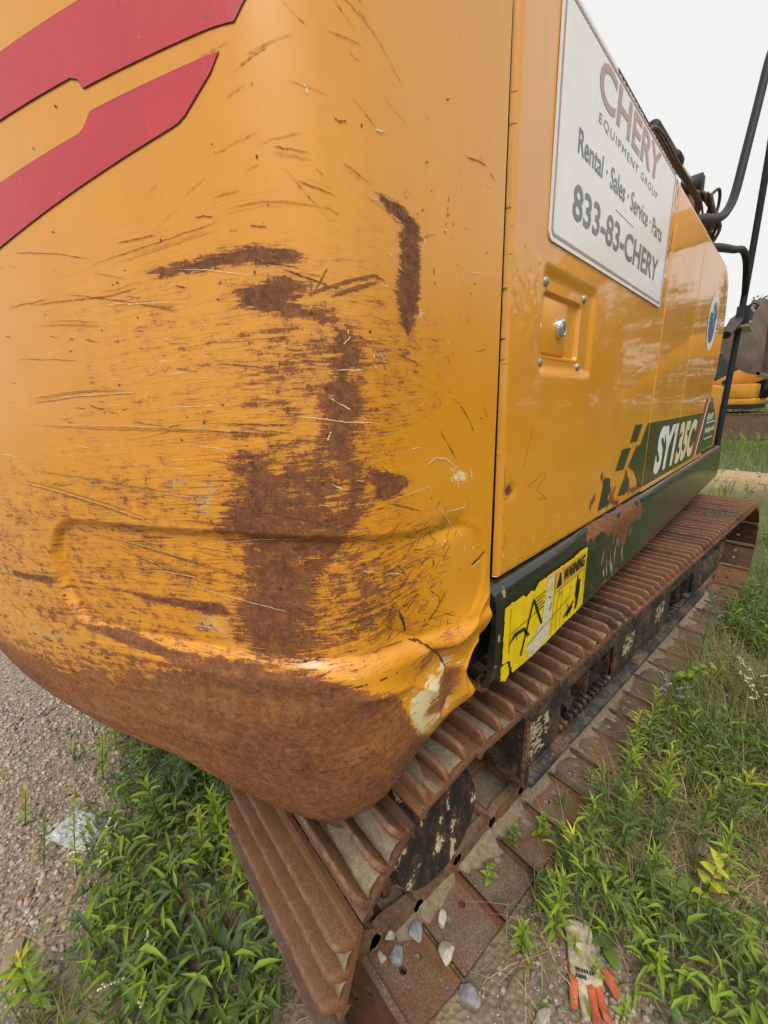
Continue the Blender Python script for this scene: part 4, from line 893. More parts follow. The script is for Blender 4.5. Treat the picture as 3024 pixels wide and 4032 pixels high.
# packed dirt between the grousers and on the lower shoes
def dirt_mat():
    t = NT('packed_sandy_dirt'); n = t.noise(60, 6, .7); s_ = t.noise(300, 3, .6)
    c = t.ramp(n, [(.3, (0.16, 0.125, 0.082)), (.7, (0.34, 0.27, 0.18))]); c = t.mix(t.ramp(s_, [(.64, 0), (.70, 1)]), c, (0.45, 0.40, 0.32)); c = t.mix(t.ramp(s_, [(.28, 1), (.34, 0)]), c, (0.06, 0.05, 0.04))
    t.set(Base_Color=c, Roughness=.95); t.bump(t.math('ADD', n, s_), .6, .004); return t.m
M['dirt'] = dirt_mat()
def dirt_patch(name, xs, ys, hfun, tr):
    X, Y = np.meshgrid(xs, ys, indexing='ij'); H, keep = hfun(X, Y); V = np.stack(tr(X, Y, H), -1).reshape(-1, 3); F = grid_faces(*X.shape)
    F = F[keep.ravel()[F].sum(1) >= 3]; u, inv = np.unique(F, return_inverse=True)
    return V[u], inv.reshape(F.shape)
DV, DF, off = [], [], 0
def dadd(v, f):
    global off
    DV.append(v); DF.append(f+off); off += len(v)
# lower run: sand on the inner faces, thinning outward
def low_h(X, Y):
    n = vnoise(X+5, Y+5, .09, .075, 201, 4); edge = -.115+.10*(vnoise(X+3, Y+9, .5, .17, 203, 2)-.5); d = np.abs((Y/PITCH) % 1-.5)
    h = .010*sstep(-.05, .12, edge-X)-.0045+.014*(n-.50)-.014*sstep(.43, .5, d)*sstep(-.22, -.15, X)+.030*sstep(-.125, -.21, X+.05*(vnoise(X+2, Y+2, .1, .12, 207, 3)-.5))
    return h, h > -.006
dadd(*dirt_patch('d', np.linspace(-.5, -.02, 110), np.linspace(-.08, 2.9, 560), low_h, lambda x, y, h: (x, y, .0205+h)))
# upper run and rear wrap: dirt between grousers (slots between shoe positions)
for k in range(NSH):
    for off_g in (-.0285, .0285):
        d0 = (k+.5)*PER/NSH+off_g
        y, z, a = loop_pos(d0)
        if math.cos(a) > .1: continue
        amt = 1.0 if y < .9 else (.42 if y < 1.8 else .28)
        if rng.random() > amt+.25: continue
        xs = np.linspace(-.498, -.004, 70); ts = np.linspace(-.020, .020, 9); seed = 300+k*2+(off_g > 0)
        def hf(X, T):
            n = vnoise(X+k, T+k*.37, .06, .02, seed, 3); band = vnoise(X+k*1.3, X*0, .16, 1, seed+7, 2)
            h = .016*(n-.45)+.030*(band-.66+amt*.35)-.006*np.abs(T/.02)**4
            return np.maximum(h, -.004), h > -.006
        def trf(X, T, H):
            Yy = np.empty_like(X); Zz = np.empty_like(X)
            yy, zz, aa = loop_pos((k+.5)*PER/NSH); ty, tz = math.cos(aa), math.sin(aa); ny, nz = math.sin(aa), -math.cos(aa)
            # local shoe frame: y along -(loop direction)
            t = T+off_g; Hh = .0112+np.minimum(H, .022)
            return X, yy+t*ty+Hh*ny, zz+t*tz+Hh*nz
        v, f = dirt_patch('d', xs, ts, hf, trf)
        if len(f): dadd(v, f)
me = np_mesh('packed_dirt', np.concatenate(DV), np.concatenate(DF), M['dirt'], True); tag(link('packed_dirt', me, TR), kind='stuff')
# cab on the far side (hidden from here by the hood)
b = MB(); b.prism([(1.45, 1.05), (2.95, 1.05), (3.0, 1.9), (2.75, 2.85), (1.45, 2.88)], 0, -2.42, -1.50); CAB = b.build('cab', M['black'], EX, DY, False, .04, 2)
M['cabglass'] = simple('dark_cab_glass_pane', (0.02, 0.025, 0.028), .08, .2, 2)
for x in (-2.432, -1.499):
    b = MB(); b.prism([(1.6, 1.85), (2.86, 1.85), (2.66, 2.74), (1.6, 2.76)], 0, x, x+.011); b.build('cab_window', M['cabglass'], CAB)
b = MB(); b.box(-2.30, -1.62, 1.438, 1.449, 2.0, 2.72); b.build('cab_window', M['cabglass'], CAB)
# ================================================================== GROUND
def ground_mat():
    t = NT('gravelly_soil'); r, g, b, a = t.attr('zone')
    n1 = t.noise(9, 6, .7); n2 = t.noise(70, 5, .7); v = t.node('ShaderNodeTexVoronoi'); v.inputs['Scale'].default_value = 75; t.lk(t.coord(), v.inputs['Vector'])
    soil = t.ramp(n1, [(.3, (0.10, 0.075, 0.047)), (.5, (0.23, 0.17, 0.108)), (.72, (0.38, 0.29, 0.19))])
    grav = t.mix(t.ramp(v.outputs['Color'], [(.2, 0), (.8, 1)]), (0.36, 0.30, 0.235), (0.60, 0.52, 0.41))
    grav = t.mix(t.ramp(v.outputs['Distance'], [(.25, 0), (.55, .8)]), grav, (0.20, 0.16, 0.12))
    col = t.mix(t.math('MULTIPLY', r, t.ramp(n2, [(.3, .35), (.6, 1)])), soil, grav)
    gr = t.ramp(t.noise(1.2, 6, .7), [(.3, (0.045, 0.06, 0.016)), (.7, (0.12, 0.14, 0.04))])
    col = t.mix(g, col, gr); col = t.mix(t.math('MULTIPLY', b, t.ramp(n1, [(.3, .8), (.6, 1)])), col, t.ramp(n2, [(.3, (0.40, 0.26, 0.12)), (.7, (0.60, 0.43, 0.23))]))
    t.set(Base_Color=col, Roughness=.95); t.bump(t.math('ADD', n2, v.outputs['Distance']), .7, .012); return t.m
def near_h(X, Y):
    h = .020*(vnoise(X+50, Y+50, .45, .45, 401, 3)-.5)+.10*(vnoise(X+50, Y+50, 6, 6, 402, 2)-.5)*sstep(3, 12, np.hypot(X, Y))
    flat = sstep(.35, .0, np.maximum(np.maximum(-.55-X, X-.05), np.maximum(-.3-Y, Y-3.3))); h = h*(1-flat)-.004*flat
    h += .22*np.exp(-((X+1.0)/1.5)**2-((Y-7.9)/.8)**2)
    return h
def gravel_zone(X, Y):
    e = vnoise(X+20, Y+20, .35, .35, 403, 3)-.5
    return sstep(.12, -.12, (Y+.69)-.30*np.clip((-X-.75), -1, 2)+.45*e+.9*sstep(-.75, -.35, X))
def mk_ground():
    xs = np.unique(np.r_[np.linspace(-160, -6, 30), np.linspace(-6, 3, 200), np.linspace(3, 160, 34)]); ys = np.unique(np.r_[np.linspace(-160, -3, 30), np.linspace(-3, 10, 240), np.linspace(10, 200, 40)])
    X, Y = np.meshgrid(xs, ys, indexing='ij'); Zg = near_h(X, Y)
    W = np.zeros(X.shape+(4,), np.float32); W[..., 0] = gravel_zone(X, Y)*(Y < 2); W[..., 1] = np.clip(sstep(.2, 1.4, Y)*sstep(-.3, .2, X)*.75+sstep(3.6, 4.6, Y)*.8, 0, .85)*(1-np.exp(-((X+1.0)/1.3)**2-((Y-7.9)/.7)**2))
    W[..., 0] = np.maximum(W[..., 0], .8*np.exp(-((X-.25)/.22)**2-((Y-.20)/.25)**2)); W[..., 1] *= 1-np.exp(-((X-.25)/.25)**2-((Y-.15)/.3)**2)
    W[..., 2] = np.exp(-((X+1.0)/1.5)**2-((Y-7.9)/.75)**2)
    me = np_mesh('ground', np.stack([X, Y, Zg], -1).reshape(-1, 3), grid_faces(*X.shape), ground_mat(), True, {'zone': W.reshape(-1, 4)})
    tag(link('ground', me), kind='structure')
mk_ground()
# ---- pebbles
ico = None
def ico_np(sub):
    bm = bmesh.new(); bmesh.ops.create_icosphere(bm, subdivisions=sub, radius=1); v = np.array([tuple(q.co) for q in bm.verts]); f = np.array([[q.index for q in p.verts] for p in bm.faces]); bm.free(); return v, f
IV, IF = ico_np(1)
def rotmats(n):
    q = rng.normal(size=(n, 4)); q /= np.linalg.norm(q, axis=1)[:, None]; w, x, y, z = q.T
    return np.stack([1-2*(y*y+z*z), 2*(x*y-z*w), 2*(x*z+y*w), 2*(x*y+z*w), 1-2*(x*x+z*z), 2*(y*z-x*w), 2*(x*z-y*w), 2*(y*z+x*w), 1-2*(x*x+y*y)], -1).reshape(n, 3, 3)
def pebble_mat():
    t = NT('mixed_pebbles'); r, g, b, a = t.attr('tint')
    c = t.ramp(r, [(0, (0.083, 0.073, 0.070)), (.12, (0.193, 0.163, 0.143)), (.26, (0.469, 0.364, 0.286)), (.55, (0.620, 0.520, 0.403)), (.74, (0.606, 0.390, 0.260)), (.86, (0.620, 0.620, 0.598)), (1, (0.620, 0.620, 0.620))])
    c = t.mix(t.ramp(t.noise(160, 4), [(.35, .5), (.7, 0)]), c, (0.165, 0.117, 0.078)); t.set(Base_Color=c, Roughness=.85); t.bump(t.noise(240, 3), .3, .002); return t.m
M['pebble'] = pebble_mat()
def pebbles(name, P, rad, label):
    n = len(P); sc = rad[:, None]*rng.uniform(.55, 1.25, (n, 3)); sc[:, 2] *= .75
    V = np.einsum('nij,nvj->nvi', rotmats(n), (IV[None]*sc[:, None]*(1+.16*rng.normal(size=(n, len(IV), 1)))))
    V[..., 2] *= .8; V += P[:, None]
    F = (IF[None]+(np.arange(n)*len(IV))[:, None, None]).reshape(-1, 3); tint = np.zeros((n, len(IV), 4), np.float32); tint[..., 0] = rng.random(n)[:, None]
    o = link(name, np_mesh(name, V.reshape(-1, 3), F, M['pebble'], True, {'tint': tint.reshape(-1, 4)})); tag(o, label, 'gravel', kind='stuff'); return o
def scatter(n, x0, x1, y0, y1, prob):
    P = np.stack([rng.uniform(x0, x1, n), rng.uniform(y0, y1, n)], -1); return P[rng.random(n) < prob(P[:, 0], P[:, 1])]
P = scatter(32000, -4.2, -.45, -1.7, .1, lambda x, y: gravel_zone(x, y)*np.where(x > -2.2, 1, .40)); r_ = .0034+.0085*rng.random(len(P))**2.6
pebbles('gravel', np.c_[P, near_h(P[:, 0], P[:, 1])+r_*.25], r_, 'pale and dark pebbles of the gravel left of the counterweight')
P = np.r_[scatter(4200, -.15, .75, -.35, .75, lambda x, y: np.exp(-((x-.22)/.24)**2-((y-.18)/.28)**2)), scatter(1400, -1.2, .6, -.9, 1.2, lambda x, y: .3+0*x)]; r_ = .003+.009*rng.random(len(P))**3
P = P[(P[:, 0] > 0.03) | (P[:, 1] < -.4) | (P[:, 0] < -.52)]; r_ = r_[:len(P)]
pebbles('gravel', np.c_[P, near_h(P[:, 0], P[:, 1])+r_*.25], r_, 'scattered pebbles in the bare soil around the glove')
P = scatter(330, -3.0, 1.0, 6.7, 9.3, lambda x, y: np.exp(-((x+1)/1.2)**2-((y-7.7)/.6)**2)); r_ = .015+.05*rng.random(len(P))**3
pebbles('gravel', np.c_[P, near_h(P[:, 0], P[:, 1])+r_*.2], r_, 'pale stones on the sandy heap beyond the track')

# ================================================================== PLANTS
def leaf_mat(name, stops, trans=.35, rough=.5):
    t = NT(name); r, g, b, a = t.attr('tint'); rnd = t.objrand()
    f = t.math('FRACT', t.math('ADD', t.math('ADD', r, rnd), t.math('MULTIPLY', t.noise(30, 3), .15)))
    c = t.ramp(f, stops); c = t.mix(t.math('MULTIPLY', t.ramp(t.noise(90, 4), [(.55, 0), (.8, 1)]), .25), c, tuple(1.5*x for x in stops[1][1]))
    c = t.mix(t.math('MULTIPLY', t.ramp(t.noise(14, 3), [(.4, 0), (.65, 1)]), .35), c, tuple(.55*x for x in stops[0][1])); t.set(Base_Color=c, Roughness=rough+.08); t.b.inputs['Specular IOR Level'].default_value = .28
    tr = t.node('ShaderNodeBsdfTranslucent'); t.lk(c, tr.inputs['Color']); mx_ = t.node('ShaderNodeMixShader', i0=trans); out = t.n['Material Output']
    t.lk(t.b.outputs[0], mx_.inputs[1]); t.lk(tr.outputs[0], mx_.inputs[2]); t.lk(mx_.outputs[0], out.inputs[0]); return t.m
M['leaf'] = leaf_mat('mid_green_leaves', [(0, (0.133, 0.200, 0.049)), (.35, (0.184, 0.266, 0.065)), (.7, (0.243, 0.343, 0.085)), (1, (0.149, 0.220, 0.055))])
M['leafb'] = leaf_mat('grey_green_leaves', [(0, (0.116, 0.173, 0.077)), (.5, (0.179, 0.254, 0.114)), (1, (0.138, 0.197, 0.089))])
M['leafy'] = leaf_mat('yellow_green_leaves', [(0, (0.560, 0.572, 0.057)), (.5, (0.660, 0.660, 0.086)), (1, (0.498, 0.529, 0.057))], .4)
M['leafyoung'] = leaf_mat('young_bright_leaves', [(0, (0.288, 0.429, 0.051)), (.5, (0.398, 0.543, 0.072)), (1, (0.315, 0.458, 0.057))], .4)
M['grass'] = leaf_mat('grass_blades', [(0, (0.135, 0.194, 0.045)), (.4, (0.204, 0.275, 0.063)), (.75, (0.306, 0.362, 0.099)), (1, (0.171, 0.224, 0.055))], .35)
M['straw'] = leaf_mat('dry_straw', [(0, (0.436, 0.286, 0.157)), (.5, (0.654, 0.472, 0.286)), (1, (0.312, 0.208, 0.122))], .15, .8)
M['stem'] = simple('green_stem', (0.13, 0.17, 0.05), .6, .3, 30)
M['redstem'] = simple('red_brown_stem', (0.13, 0.035, 0.03), .6, .3, 30)
M['flower'] = simple('cream_blossom', (0.62, 0.60, 0.38), .7, .2, 60)
M['pink'] = simple('lilac_blossom', (0.46, 0.30, 0.48), .7, .2, 60)
def leaf_np(L, W, fold=.18, droop=.35, seg=5, shape='lance'):
    t = np.linspace(0, 1, seg+1)
    if shape == 'lance': w = np.sin(np.pi*t**.75)**.9*(1-.25*t)
    elif shape == 'oval': w = np.sin(np.pi*t**.62)**.62
    else: w = (1-t)**.6*np.minimum(t*6, 1)
    w = np.maximum(w, 0); w[0] = .10; w[-1] = .0
    y = L*t*(1-.12*droop*t); z = -droop*L*t**2*.6+.12*L*np.sin(np.pi*t)*.5
    V = []
    for k in range(seg+1):
        V += [(-w[k]*W/2, y[k], z[k]+fold*w[k]*W/2), (0, y[k], z[k]), (w[k]*W/2, y[k], z[k]+fold*w[k]*W/2)]
    F = []
    for k in range(seg): F += [(3*k, 3*k+1, 3*k+4, 3*k+3), (3*k+1, 3*k+2, 3*k+5, 3*k+4)]
    return np.array(V), np.array(F)
LEAFCACHE = {}
def leaf_me(L, W, mat, shape, droop):
    key = (round(L, 3), round(W, 3), mat, shape, round(droop, 2))
    if key not in LEAFCACHE:
        v, f = leaf_np(L, W, .2, droop, 5, shape); LEAFCACHE[key] = np_mesh('leaf', v, f, M[mat], True)
    return LEAFCACHE[key]
def rotm(az, el, roll=0.0):
    return Matrix.Rotation(az, 4, 'Z') @ Matrix.Rotation(el, 4, 'X') @ Matrix.Rotation(roll, 4, 'Y')
def weed(name, loc, label, H=.3, nl=22, L=.07, W=.016, mat='leaf', lean=(0, 0), shape='lance', tip=None, curve=.0, el=(15, 45), stemmat='stem', r=.0025, cat='weed', top_l=.55, droop=.4, base=.12, group='tall weeds beside the tracks'):
    """upright weed: stem and leaves set spirally, every leaf its own part"""
    z0 = float(near_h(np.array([loc[0]]), np.array([loc[1]]))[0]); o = empty(name, (loc[0], loc[1], z0)); tag(o, label, cat, group)
    def sp(t): return Vector((lean[0]*H*(t+curve*t*t), lean[1]*H*(t+curve*t*t), H*t*(1-.25*curve*t)))
    b = MB(); b.tube([sp(k/6) for k in range(7)], [r*(1-.6*k/6) for k in range(7)], 5); st = b.build('stem', M[stemmat], o, 0, True)
    az = random.uniform(0, 6.28)
    for k in range(nl):
        t = base+(1-base)*(k/(nl-1))**.9; az += 2.4+random.uniform(-.3, .3); s = (1-(1-top_l)*t)*random.uniform(.8, 1.12)*(1 if t < .85 else .8)
        m = tip if (tip and t > .78) else mat; Lq = round(L*s*50)/50 if L > .06 else round(L*s*100)/100; Lq = max(Lq, .012)
        lf = link('leaf', leaf_me(Lq, W*Lq/L, m, shape, droop), o); e = R_(random.uniform(*el)+ (35*t if tip else 12*t))
        lf.matrix_local = Matrix.Translation(sp(t)) @ rotm(az, e, random.uniform(-.3, .3))
    return o
def rosette(name, loc, label, n=9, L=.12, W=.03, mat='leaf', el=(10, 50), shape='lance', cat='weed', droop=.8, h=.01, group='low broad weeds'):
    z0 = float(near_h(np.array([loc[0]]), np.array([loc[1]]))[0]); o = empty(name, (loc[0], loc[1], z0)); tag(o, label, cat, group)
    b = MB(); b.tube([(0, 0, -.005), (0, 0, h+.004)], .004, 6); b.build('stem', M['stem'], o)
    az = random.uniform(0, 6.28)
    for k in range(n):
        az += 2.4; Lq = round(L*random.uniform(.7, 1.1)*40)/40; Lq = max(Lq, .025)
        lf = link('leaf', leaf_me(Lq, W*Lq/L, mat, shape, droop), o); lf.matrix_local = Matrix.Translation((0, 0, h)) @ rotm(az, R_(random.uniform(*el)), random.uniform(-.4, .4))
    return o
# --- left of the machine, under the counterweight
W_ = weed
W_('goldenrod_weed', (-.60, -.22), 'leafy green weed growing right below the rusty counterweight rim', .34, 26, .105, .024, 'leaf', (-.1, -.1), droop=.7)
W_('goldenrod_weed', (-.78, -.26), 'tall weed with long leaves under the counterweight left of the track', .36, 26, .11, .026, 'leafb', (-.15, -.1), droop=.8)
W_('goldenrod_weed', (-.95, -.36), 'drooping broad-leaved weed in the shade of the counterweight', .36, 24, .11, .026, 'leafb', (-.1, -.05), droop=.8)
W_('goldenrod_weed', (-.46, -.20), 'weed with a yellow-green tip beside the rusty track end', .30, 26, .085, .024, 'leaf', (.05, -.05), tip='leafy', droop=.5)
W_('goldenrod_weed', (-.245, -.235), 'star-shaped green weed close against the lowest track shoe', .16, 16, .085, .020, 'leafyoung', (0, 0), el=(0, 25), droop=.5)
W_('goldenrod_weed', (-.66, -.42), 'bright yellow-green weed top in the middle of the left weeds', .24, 30, .07, .020, 'leafyoung', (-.1, .1), tip='leafy')
W_('sprig_weed', (-1.28, -.62), 'single upright feathery weed standing in the gravel by the bag', .22, 34, .045, .010, 'leafyoung', (.1, .15), tip='leafy')
W_('sprig_weed', (-1.42, -.56), 'feathery weed in the gravel farthest left below the counterweight', .22, 34, .045, .010, 'leafyoung', (.1, .1), tip='leafy')
W_('sprig_weed', (-1.02, -.52), 'leaning feathery weed just above the silver bag', .24, 34, .05, .011, 'leaf', (-.2, .15), tip='leafyoung')
W_('sprig_weed', (-.93, -.72), 'curved sprig with comb-like leaves on the pebbles', .20, 34, .04, .009, 'leafyoung', (-.35, .1), curve=.5)
W_('sprig_weed', (-1.02, -.80), 'dark feathery sprig at the edge of the bare gravel', .17, 30, .04, .009, 'leaf', (-.2, .2))
W_('sprig_weed', (-1.25, -.85), 'small yellowish sprig in the gravel at the left edge', .14, 24, .04, .010, 'leafyoung', (.0, .2), tip='leafy')
W_('goldenrod_weed', (-.655, -.82), 'light green weed with spreading leaves at the bottom left of the gravel', .16, 26, .075, .020, 'leafyoung', (0, 0), tip='leafy', el=(0, 35))
rosette('dock_weed', (-.50, -.55), 'dock with long grey-green leaves in the lower left weeds', 10, .15, .030, 'leafb', (15, 55))
rosette('dock_weed', (-.40, -.42), 'dock with upright narrow leaves near the lowest track shoe', 9, .15, .030, 'leafb', (25, 65))
rosette('dock_weed', (-.36, -.58), 'dock with broad leaves at the bottom edge left of the track', 9, .14, .038, 'leaf', (15, 50))
rosette('dock_weed', (-.28, -.50), 'low dock with dark oval leaves at the foot of the track', 8, .10, .036, 'leaf', (15, 45), 'oval')
rosette('dock_weed', (-.85, -.16), 'dock with hanging leaves deep under the counterweight', 11, .18, .036, 'leafb', (25, 65))
rosette('dock_weed', (-1.15, -.22), 'dock growing in the shade left under the machine', 11, .17, .034, 'leaf', (20, 60))
# --- right of the track
W_('goldenrod_weed', (.066, .52), 'bushy bright weed beside the middle lower track shoes', .22, 38, .078, .013, 'leaf', (0, 0), tip='leafyoung', el=(5, 40))
W_('goldenrod_weed', (.13, .62), 'dense weed cluster with pale tips right of the track', .25, 40, .078, .013, 'leaf', (.05, 0), tip='leafyoung', el=(5, 40))
W_('goldenrod_weed', (.20, .70), 'narrow-leaved weed standing in the green patch by the track', .25, 40, .075, .012, 'leafb', (0, .05), tip='leafyoung')
W_('goldenrod_weed', (.07, .74), 'weed leaning over the outer edge of the lower shoes', .25, 38, .075, .012, 'leaf', (.05, .1), tip='leafyoung')
W_('goldenrod_weed', (.16, .86), 'tall tipped weed in front of the leaning sprig', .27, 40, .08, .014, 'leafyoung', (.05, -.1), tip='leafy')
W_('goldenrod_weed', (.27, .80), 'weed at the outer side of the green patch', .24, 36, .072, .012, 'leaf', (.1, 0), tip='leafyoung')
W_('goldenrod_weed', (.12, .44), 'low spreading weed between glove and track', .12, 26, .05, .011, 'leaf', (0, 0), tip='leafyoung', el=(0, 30))
W_('goldenrod_weed', (.045, .30), 'bright pointed weed at the corner of a track shoe above the pebbles', .14, 26, .05, .011, 'leafyoung', (.1, 0), tip='leafy', el=(5, 40))
W_('goldenrod_weed', (.06, .16), 'long pale weed beside the bare soil at the track edge', .13, 26, .048, .012, 'leafyoung', (.05, -.1), el=(5, 40))
W_('goldenrod_weed', (.30, .36), 'lobed green weed touching the fingers of the glove', .10, 22, .045, .014, 'leafyoung', (0, 0), el=(0, 35))
W_('goldenrod_weed', (.43, .54), 'leafy weed in the bottom right corner', .14, 24, .05, .014, 'leafyoung', (0, 0), el=(0, 40))
for k, (x, y, lab) in enumerate(((.05, .40, 'pale-tipped weed overhanging the third lower shoe'), (.10, .24, 'spiky weed between the stone and the glove cuff'), (.04, .62, 'weed with drooping tips against the shoe edge'), (.05, .92, 'tall narrow weed at the shoe edge before the leaning sprig'), (.24, .52, 'weed standing just behind the glove'), (.36, .70, 'spreading weed right of the yellow-green plant'), (.33, .92, 'weed in the grass near the dark feathery bush'), (.04, 1.10, 'weed crossing the outer ends of the shoes below the fern'))):
    W_('goldenrod_weed', (x, y), lab, .19+.03*(k % 4), 38, .075, .013, 'leafyoung' if k % 2 else 'leaf', (random.uniform(-.1, .1), random.uniform(-.1, .1)), tip='leafy' if k % 3 == 0 else 'leafyoung', el=(5, 45))
for k, (x, y, lab) in enumerate(((-.70, -.34, 'broad bushy weed in the middle of the left weeds'), (-.88, -.48, 'bushy weed at the edge of the gravel above the bag'), (-.55, -.36, 'bushy weed between the docks and the rim'), (-.36, -.28, 'dark bushy weed hugging the track end'))):
    W_('goldenrod_weed', (x, y), lab, .26, 34, .085, .019, 'leaf' if k % 2 else 'leafyoung', (random.uniform(-.15, .1), random.uniform(-.1, .1)), tip='leafyoung', el=(5, 45), droop=.6)
rosette('broadleaf_weed', (.30, .60), 'broadleaf weed with round dark green leaves by the glove', 7, .07, .050, 'leaf', (5, 35), 'oval', droop=.4)
W_('broadleaf_weed', (.33, .63), 'yellow-green broadleaf plant with large lit leaves right of the glove', .17, 11, .055, .036, 'leafy', (.1, .15), shape='oval', el=(0, 30))
for k, (x, y, lab) in enumerate(((.205, .245, 'sprig growing over the back of the glove'), (.275, .225, 'small sprig over the glove fingers'), (.15, .255, 'seedling against the left side of the glove'))):
    W_('seedling', (x, y), lab, .075, 10, .03, .012, 'leafyoung', (0, 0), el=(0, 40), group='seedlings around the glove')
rosette('broadleaf_weed', (.20, .33), 'single round-leaved seedling beside the glove cuff', 4, .045, .032, 'leaf', (10, 40), 'oval', droop=.3)
W_('leaning_weed', (.42, 1.14), 'long leaning sprig with small oval leaves pointing at the track', .30, 40, .035, .012, 'leafb', (-1.1, .25), el=(-10, 40), droop=.2, r=.003)
W_('bindweed', (-.02, 1.62), 'climbing plant with heart-shaped leaves lying over the lower shoes', .26, 16, .055, .042, 'leafyoung', (.6, -.5), shape='oval', el=(-10, 25), droop=.5)
W_('fern_weed', (-.10, 1.22), 'fine dark feathery bush on the track shoes by the frame opening', .14, 90, .030, .0022, 'leafb', (0, 0), el=(-10, 60), droop=.1, base=.02)
W_('fern_weed', (.30, .98), 'fine dark feathery bush in the grass right of the green patch', .12, 80, .030, .0022, 'leafb', (0, 0), el=(-10, 60), droop=.1, base=.02)
W_('seedling', (-.085, .22), 'small lobed seedling on the shoe below the drive hub', .08, 11, .034, .018, 'leafyoung', (0, 0), shape='oval', group='seedlings on the lower track shoes')
W_('seedling', (-.095, .36), 'small lobed seedling between two lower shoes behind the hub', .10, 12, .036, .019, 'leaf', (0, 0), shape='oval', group='seedlings on the lower track shoes')
W_('seedling', (-.06, .60), 'grassy tuft growing in a bolt hole of a lower shoe', .10, 16, .05, .006, 'leaf', (.1, 0), group='seedlings on the lower track shoes')
W_('seedling', (-.05, .45), 'leafy seedling in the gap of the lower shoes', .12, 14, .038, .020, 'leafyoung', (0, 0), shape='oval', group='seedlings on the lower track shoes')
W_('seedling', (-.03, .75), 'tuft of narrow leaves on a lower shoe near the web plate', .09, 14, .04, .006, 'leafyoung', (0, 0), group='seedlings on the lower track shoes')
for k, (x, y, lab) in enumerate(((.10, 2.1, 'grey-green leafy weed leaning over the shoes below the idler guard'), (.05, 2.5, 'leafy weed next to the front shoes of the lower run'), (.20, 2.3, 'tall leafy weed in the grass right of the front shoes'), (.12, 2.95, 'leafy weed against the front end of the track'), (.25, 2.7, 'leafy weed at the right edge near the front of the track'), (.02, 1.95, 'pale stalked weed crossing the lower shoes'))):
    W_('mugwort_weed', (x, y), lab, .40, 30, .075, .016, 'leafb', (-.25+.06*k, -.2), droop=.6)
def blossom_stalk(loc, H, lean, label, mat='flower'):
    z0 = float(near_h(np.array([loc[0]]), np.array([loc[1]]))[0]); o = empty('flowering_weed', (loc[0], loc[1], z0)); tag(o, label, 'weed', 'flowering stalks right of the track')
    def sp(t): return Vector((lean[0]*H*t, lean[1]*H*t, H*(t-.15*t*t)))
    b = MB(); b.tube([sp(k/6) for k in range(7)], .0018, 5); b.build('stem', M['stem'], o, 0, True)
    for q in range(6):
        p0 = sp(.45+.09*q); az = q*2.2; d = Vector((math.cos(az), math.sin(az), .5))*.07; b = MB(); b.tube([p0, p0+d*.6, p0+d+Vector((0, 0, -.015))], .0012, 4)
        br = b.build('twig', M['stem'], o, 0, True); b = MB()
        for j in range(14):
            c = p0+d*(.35+.65*j/13)+Vector((random.uniform(-.004, .004),)*3); s = random.uniform(.0025, .0045); b.add([(c.x+s*a, c.y+s*b_, c.z+s*c_) for a, b_, c_ in ((1,0,0),(-1,0,0),(0,1,0),(0,-1,0),(0,0,1),(0,0,-1))], [(0,2,4),(2,1,4),(1,3,4),(3,0,4),(2,0,5),(1,2,5),(3,1,5),(0,3,5)])
        tag(b.build('blossom', M[mat], o), kind='stuff')
blossom_stalk((.30, 1.75), .30, (-.2, -.5), 'arching stalk of cream blossom right of the lower shoes')
blossom_stalk((.36, 1.55), .32, (-.3, -.3), 'branched cream flowering stalk above the leaning sprig')
blossom_stalk((.32, 2.1), .30, (-.1, -.2), 'cream flower spike at the right edge beside the grass')
blossom_stalk((.02, 1.42), .16, (.0, .1), 'lilac flowering stalk beside the climbing plant', 'pink')
blossom_stalk((-.50, -.62), .12, (.1, .1), 'small pale flowering stalk among the docks')
blossom_stalk((-.92, -.66), .10, (.1, .1), 'white flowering sprig next to the silver bag')
# --- undergrowth nobody could count: grass, straw, small leaves
def blades(name, P, Hh, wd, mat, label, lean=.5, flat=False):
    n = len(P); az = rng.uniform(0, 2*np.pi, n); ln = lean*rng.random(n)*1.4; d = np.stack([np.cos(az), np.sin(az)], -1); side = np.stack([-d[:, 1], d[:, 0]], -1)*wd[:, None]/2
    V = np.zeros((n, 7, 3)); z0 = near_h(P[:, 0], P[:, 1])-.004
    for k, (t, w) in enumerate(((0, 1), (.4, .85), (.75, .5))):
        c = P+d*(ln*Hh*t**1.6)[:, None]; z = z0+Hh*t*(1-.35*ln*t) if not flat else z0+.006+Hh*.12*np.sin(3*t)+.004*rng.random(n)
        V[:, 2*k, :2] = c-side*w; V[:, 2*k+1, :2] = c+side*w; V[:, 2*k, 2] = z; V[:, 2*k+1, 2] = z
    V[:, 6, :2] = P+d*(ln*Hh)[:, None]; V[:, 6, 2] = z0+(Hh*(1-.35*ln) if not flat else .004)
    i = np.arange(n)[:, None]*7; F4 = np.concatenate([i+np.array([[0, 1, 3, 2]]), i+np.array([[2, 3, 5, 4]])]); F3 = i+np.array([[4, 5, 6]])
    tint = np.zeros((n, 7, 4), np.float32); tint[..., 0] = rng.random(n)[:, None]
    tag(link(name, np_mesh(name, V.reshape(-1, 3), [F4, F3], M[mat], True, {'tint': tint.reshape(-1, 4)})), label, 'grass', kind='stuff')
def notrack(P): return P[~((P[:, 0] < .02) & (P[:, 0] > -.52) & (P[:, 1] > -.33) & (P[:, 1] < 3.3))]
clump = lambda x, y, s, sd: vnoise(x+60, y+60, s, s, sd, 2)
